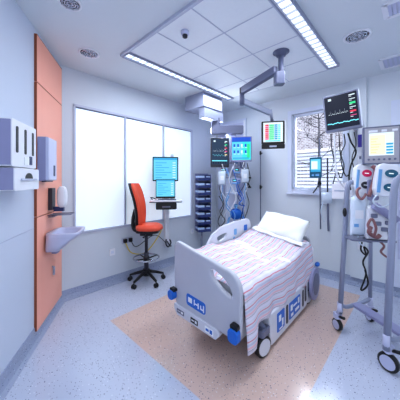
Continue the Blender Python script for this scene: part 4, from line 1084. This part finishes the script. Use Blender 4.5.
mb = MB(); mb.tube(smooth_path([at(379, 165, 2.2), at(377, 177, 2.2), at(375, 192, 2.2)]), .014, seg=8); mb.build('line', 'brown_tube', t)
mb = MB(); mb.tube(smooth_path([at(366, 194, 2.2), at(362, 199, 2.18), at(358, 196, 2.2), at(357, 190, 2.24), at(360, 188, 2.26)]), .012, seg=6); mb.build('line', 'brown_tube', t)
mb = MB(); mb.tube(smooth_path([at(378, 194, 2.12), at(373, 201, 2.1), at(380, 207, 2.08), at(389, 204, 2.06), at(391, 197, 2.04)]), .006, seg=6); mb.build('line', 'clear_bag', t)
mb = MB(); mb.tube(smooth_path([at(371, 232, 2.06), at(368, 225, 2.08), at(372, 219, 2.08), at(376, 228, 2.06), at(374, 236, 2.08)]), .011, seg=6); mb.build('line', 'brown_tube', t)
mb = MB(); mb.rbox((-.05, 0, -.1), (.05, .03, .1), .02, axis='y'); Mq = Matrix.Translation(at(374, 190, 2.26)); mb.warp(lambda v: Mq @ v); mb.build('clamp_plate', 'lavender', t, bevel=.004)
# fluid bag
q = at(358, 216, 2.26)
t = thing('fluid_bag', 'clear hanging fluid bag on the left upright of the trolley', 'fluid bag', q, R(-10))
def bagf(sg):
    def fn(u, v):
        a = (u - .5) * 2; b = (v - .5) * 2; e = (max(0, 1 - a ** 4) * max(0, 1 - b ** 6)) ** .5
        return Vector((a * .07 * (1 - .15 * max(0, b) ** 3), sg * .035 * e, b * .19))
    return fn
mb = MB(); mb.grid(bagf(1), 12, 16); mb.grid(bagf(-1), 12, 16); mb.build('bag', 'clear_bag', t, weld=True)
mb = MB(); mb.box((-.04, -.04, -.02), (.03, -.036, .06)); mb.build('bag_label', 'white_plastic', t)
mb = MB(); mb.box((-.05, -.039, -.1), (-.01, -.036, -.07)); mb.build('bag_label', 'blue_pale', t)
mb = MB(); mb.tube(smooth_path([(0, 0, .18), (.0, 0, .24), (.03, .02, .27)]), .006, seg=6); mb.build('hanger', 'chrome', t)
mb = MB(); mb.tube(smooth_path([(0, 0, -.19), (.01, 0, -.25), (.05, .02, -.29)]), .007, seg=6); mb.build('outlet_tube', 'clear_bag', t)
# white drug unit / papers on the tray
t = thing('dialysis_unit', 'white filter unit with grey clamps standing on the trolley tray', 'medical device', at(379, 221, 2.18), R(-18))
mb = MB(); mb.prism([(-.11, -.17), (.12, -.17), (.13, -.02), (.06, .03), (-.04, .14), (-.10, .12)], -.03, .1, 'y'); mb.build('casing', 'white_plastic', t, bevel=.014)
for x, z in ((-.02, -.02), (.03, -.07), (.08, -.1), (-.05, .05), (.06, -.01)):
    mb = MB(); mb.rbox((x - .025, -.045, z - .018), (x + .025, -.028, z + .02), .008, axis='y'); mb.build('clamp', 'mid_grey', t, bevel=.003)
mb = MB(); mb.cyl((-.06, -.06, .15), (.12, -.04, .02), .035); mb.build('filter', 'lavender', t)
mb = MB(); mb.tube(smooth_path([(-.08, -.05, -.05), (-.1, -.07, -.1), (-.04, -.06, -.14), (-.01, -.05, -.12)]), .018, seg=8); mb.build('tube', 'brown_tube', t)
# line set hanging below
cable('cable', 'black coiled cable hanging below the trolley tray', 'cable', [at(u, v, 2.28) for u, v in ((362, 242), (361, 250), (366, 255), (364, 247), (368, 252), (363, 262), (366, 274), (361, 290), (368, 284), (365, 270))], .008, 'black')
cable('tube', 'clear tube hanging right of the trolley mast', 'tube', [at(u, v, 2.2) for u, v in ((378, 240), (384, 246), (381, 252), (388, 258))], .010, 'brown_tube')
q = at(345.5, 212, 2.33); mb = MB(); mb.blob(q + Vector((-.02, -.02, 0)), (.018, .02, .045), seg=8); o = mb.build('clamp_handle', 'black', tl)

# ================================================================== OUTSIDE
nb = thing('brick_building', 'pale brick building seen through the window', 'building', B + D2 * .5 + D1 * 3.2, RZ_RIGHT)
mb = MB(); mb.box((-3, 0, -3), (8, .3, 6.0)); mb.build('facade', 'brick', nb)
mb = MB()
for k in range(34): z = -1.2 + .105 * k; mb.box((-3, -.05, z), (8, -.0, z + .07))
mb.build('louvre_band', 'cladding', nb)
for x in (1.6, 3.0, 4.4):
    mb = MB(); mb.box((x, -.06, 3.1), (x + .7, 0, 4.2)); f = mb.build('window', 'white_plastic', nb)
    mb = MB(); mb.box((x + .06, -.065, 3.16), (x + .64, -.06, 4.14)); mb.build('pane', 'mid_grey', f)
mb = MB(); mb.box((-3, -.08, 2.36), (8, 0, 2.46)); mb.build('ledge', 'stone', nb)
tb = B + D2 * 1.6 + D1 * 1.9
tree = thing('bare_tree', 'leafless tree with fine dark twigs outside the window', 'tree', (tb.x, tb.y, -1.0))
mb = MB(); tw_ = MB(); rt = random.Random(3)
mb.tube([(0, 0, 0), (.03, .02, 2.2), (0, 0, 4.0)], [.045, .035, .02], seg=8); mb.build('trunk', 'bark', tree)
def grow(p_, d_, ln, r, dep):
    e = p_ + d_ * ln; tw_.tube([p_, (p_ + e) / 2 + Vector((rt.uniform(-.03, .03), rt.uniform(-.03, .03), rt.uniform(-.03, .03))), e], [r, r * .85, r * .65], seg=4)
    if dep == 0: return
    for _ in range(3):
        nd = (d_ + Vector((rt.uniform(-.9, .9), rt.uniform(-.9, .9), rt.uniform(-.5, .7)))).normalized(); grow(e, nd, ln * rt.uniform(.6, .85), r * .62, dep - 1)
for k in range(11):
    z = 2.6 + .2 * k; a = k * 2.4; grow(Vector((0, 0, min(z, 4.0))), Vector((math.cos(a), math.sin(a), .55)).normalized(), .34, .011, 4)
tw_.build('twigs', 'bark', tree)

# ================================================================== LIGHT, CAMERA
def area(name, loc, rot, sx, sy, power, col):
    l = bpy.data.lights.new(name, 'AREA'); l.shape = 'RECTANGLE'; l.size = sx; l.size_y = sy; l.energy = power; l.color = col
    o = bpy.data.objects.new(name, l); COL.objects.link(o); o.location = loc; o.rotation_euler = rot; return o
c1 = (.88, .935, 1.0)
p = AB(1.7, .87, ZC - .045); area('strip_lamp', p, (0, 0, RZ_BACK), 2.0, .09, 24, c1)
p = AB(2.2, 2.545, ZC - .045); area('strip_lamp', p, (0, 0, RZ_BACK), 3.0, .1, 30, c1)
area('rear_fill', (0.3, -.9, ZC - .05), (0, 0, 0), 2.4, 1.4, 20, c1)  # unseen fill added overhead behind the camera, no fixture modelled
p = B + D2 * 2.1 + D1 * 1.1; lo = area('sky_light', (p.x, p.y, 3.75), (0, 0, 0), 1.4, 1.2, 260, (.95, .97, 1))
lo.rotation_euler = (Vector((B + D2 * 2.1).to_tuple()) + Vector((0, 0, 1.95)) - lo.location).to_track_quat('-Z', 'Y').to_euler()
area('corner_fill', (.27, 4.33, 2.44), (R(-90), 0, R(22)), .5, .08, 15, c1)  # added fill to brighten the corner; the pendant has no lamp here
sl = bpy.data.lights.new('sun', 'SUN'); sl.energy = 2.2; sl.angle = R(3); so = bpy.data.objects.new('sun', sl); COL.objects.link(so)
so.rotation_euler = Vector((.68, .73, -1.1)).to_track_quat('-Z', 'Y').to_euler(); so.location = (-3, -3, 6)
w = bpy.data.worlds.new('World'); SC.world = w; w.use_nodes = True
bg = w.node_tree.nodes['Background']; bg.inputs[0].default_value = (.82, .885, 1, 1); bg.inputs[1].default_value = 1.05
cam = bpy.data.cameras.new('Camera'); co = bpy.data.objects.new('Camera', cam); COL.objects.link(co)
co.location = (0, 0, CH); co.rotation_euler = (R(90), 0, 0); cam.sensor_width = 36; cam.lens = F / 400 * 36; cam.shift_y = -.05; cam.clip_start = .02
SC.camera = co
SC.view_settings.view_transform = 'Standard'; SC.view_settings.look = 'None'; SC.view_settings.exposure = .12; SC.view_settings.gamma = .88
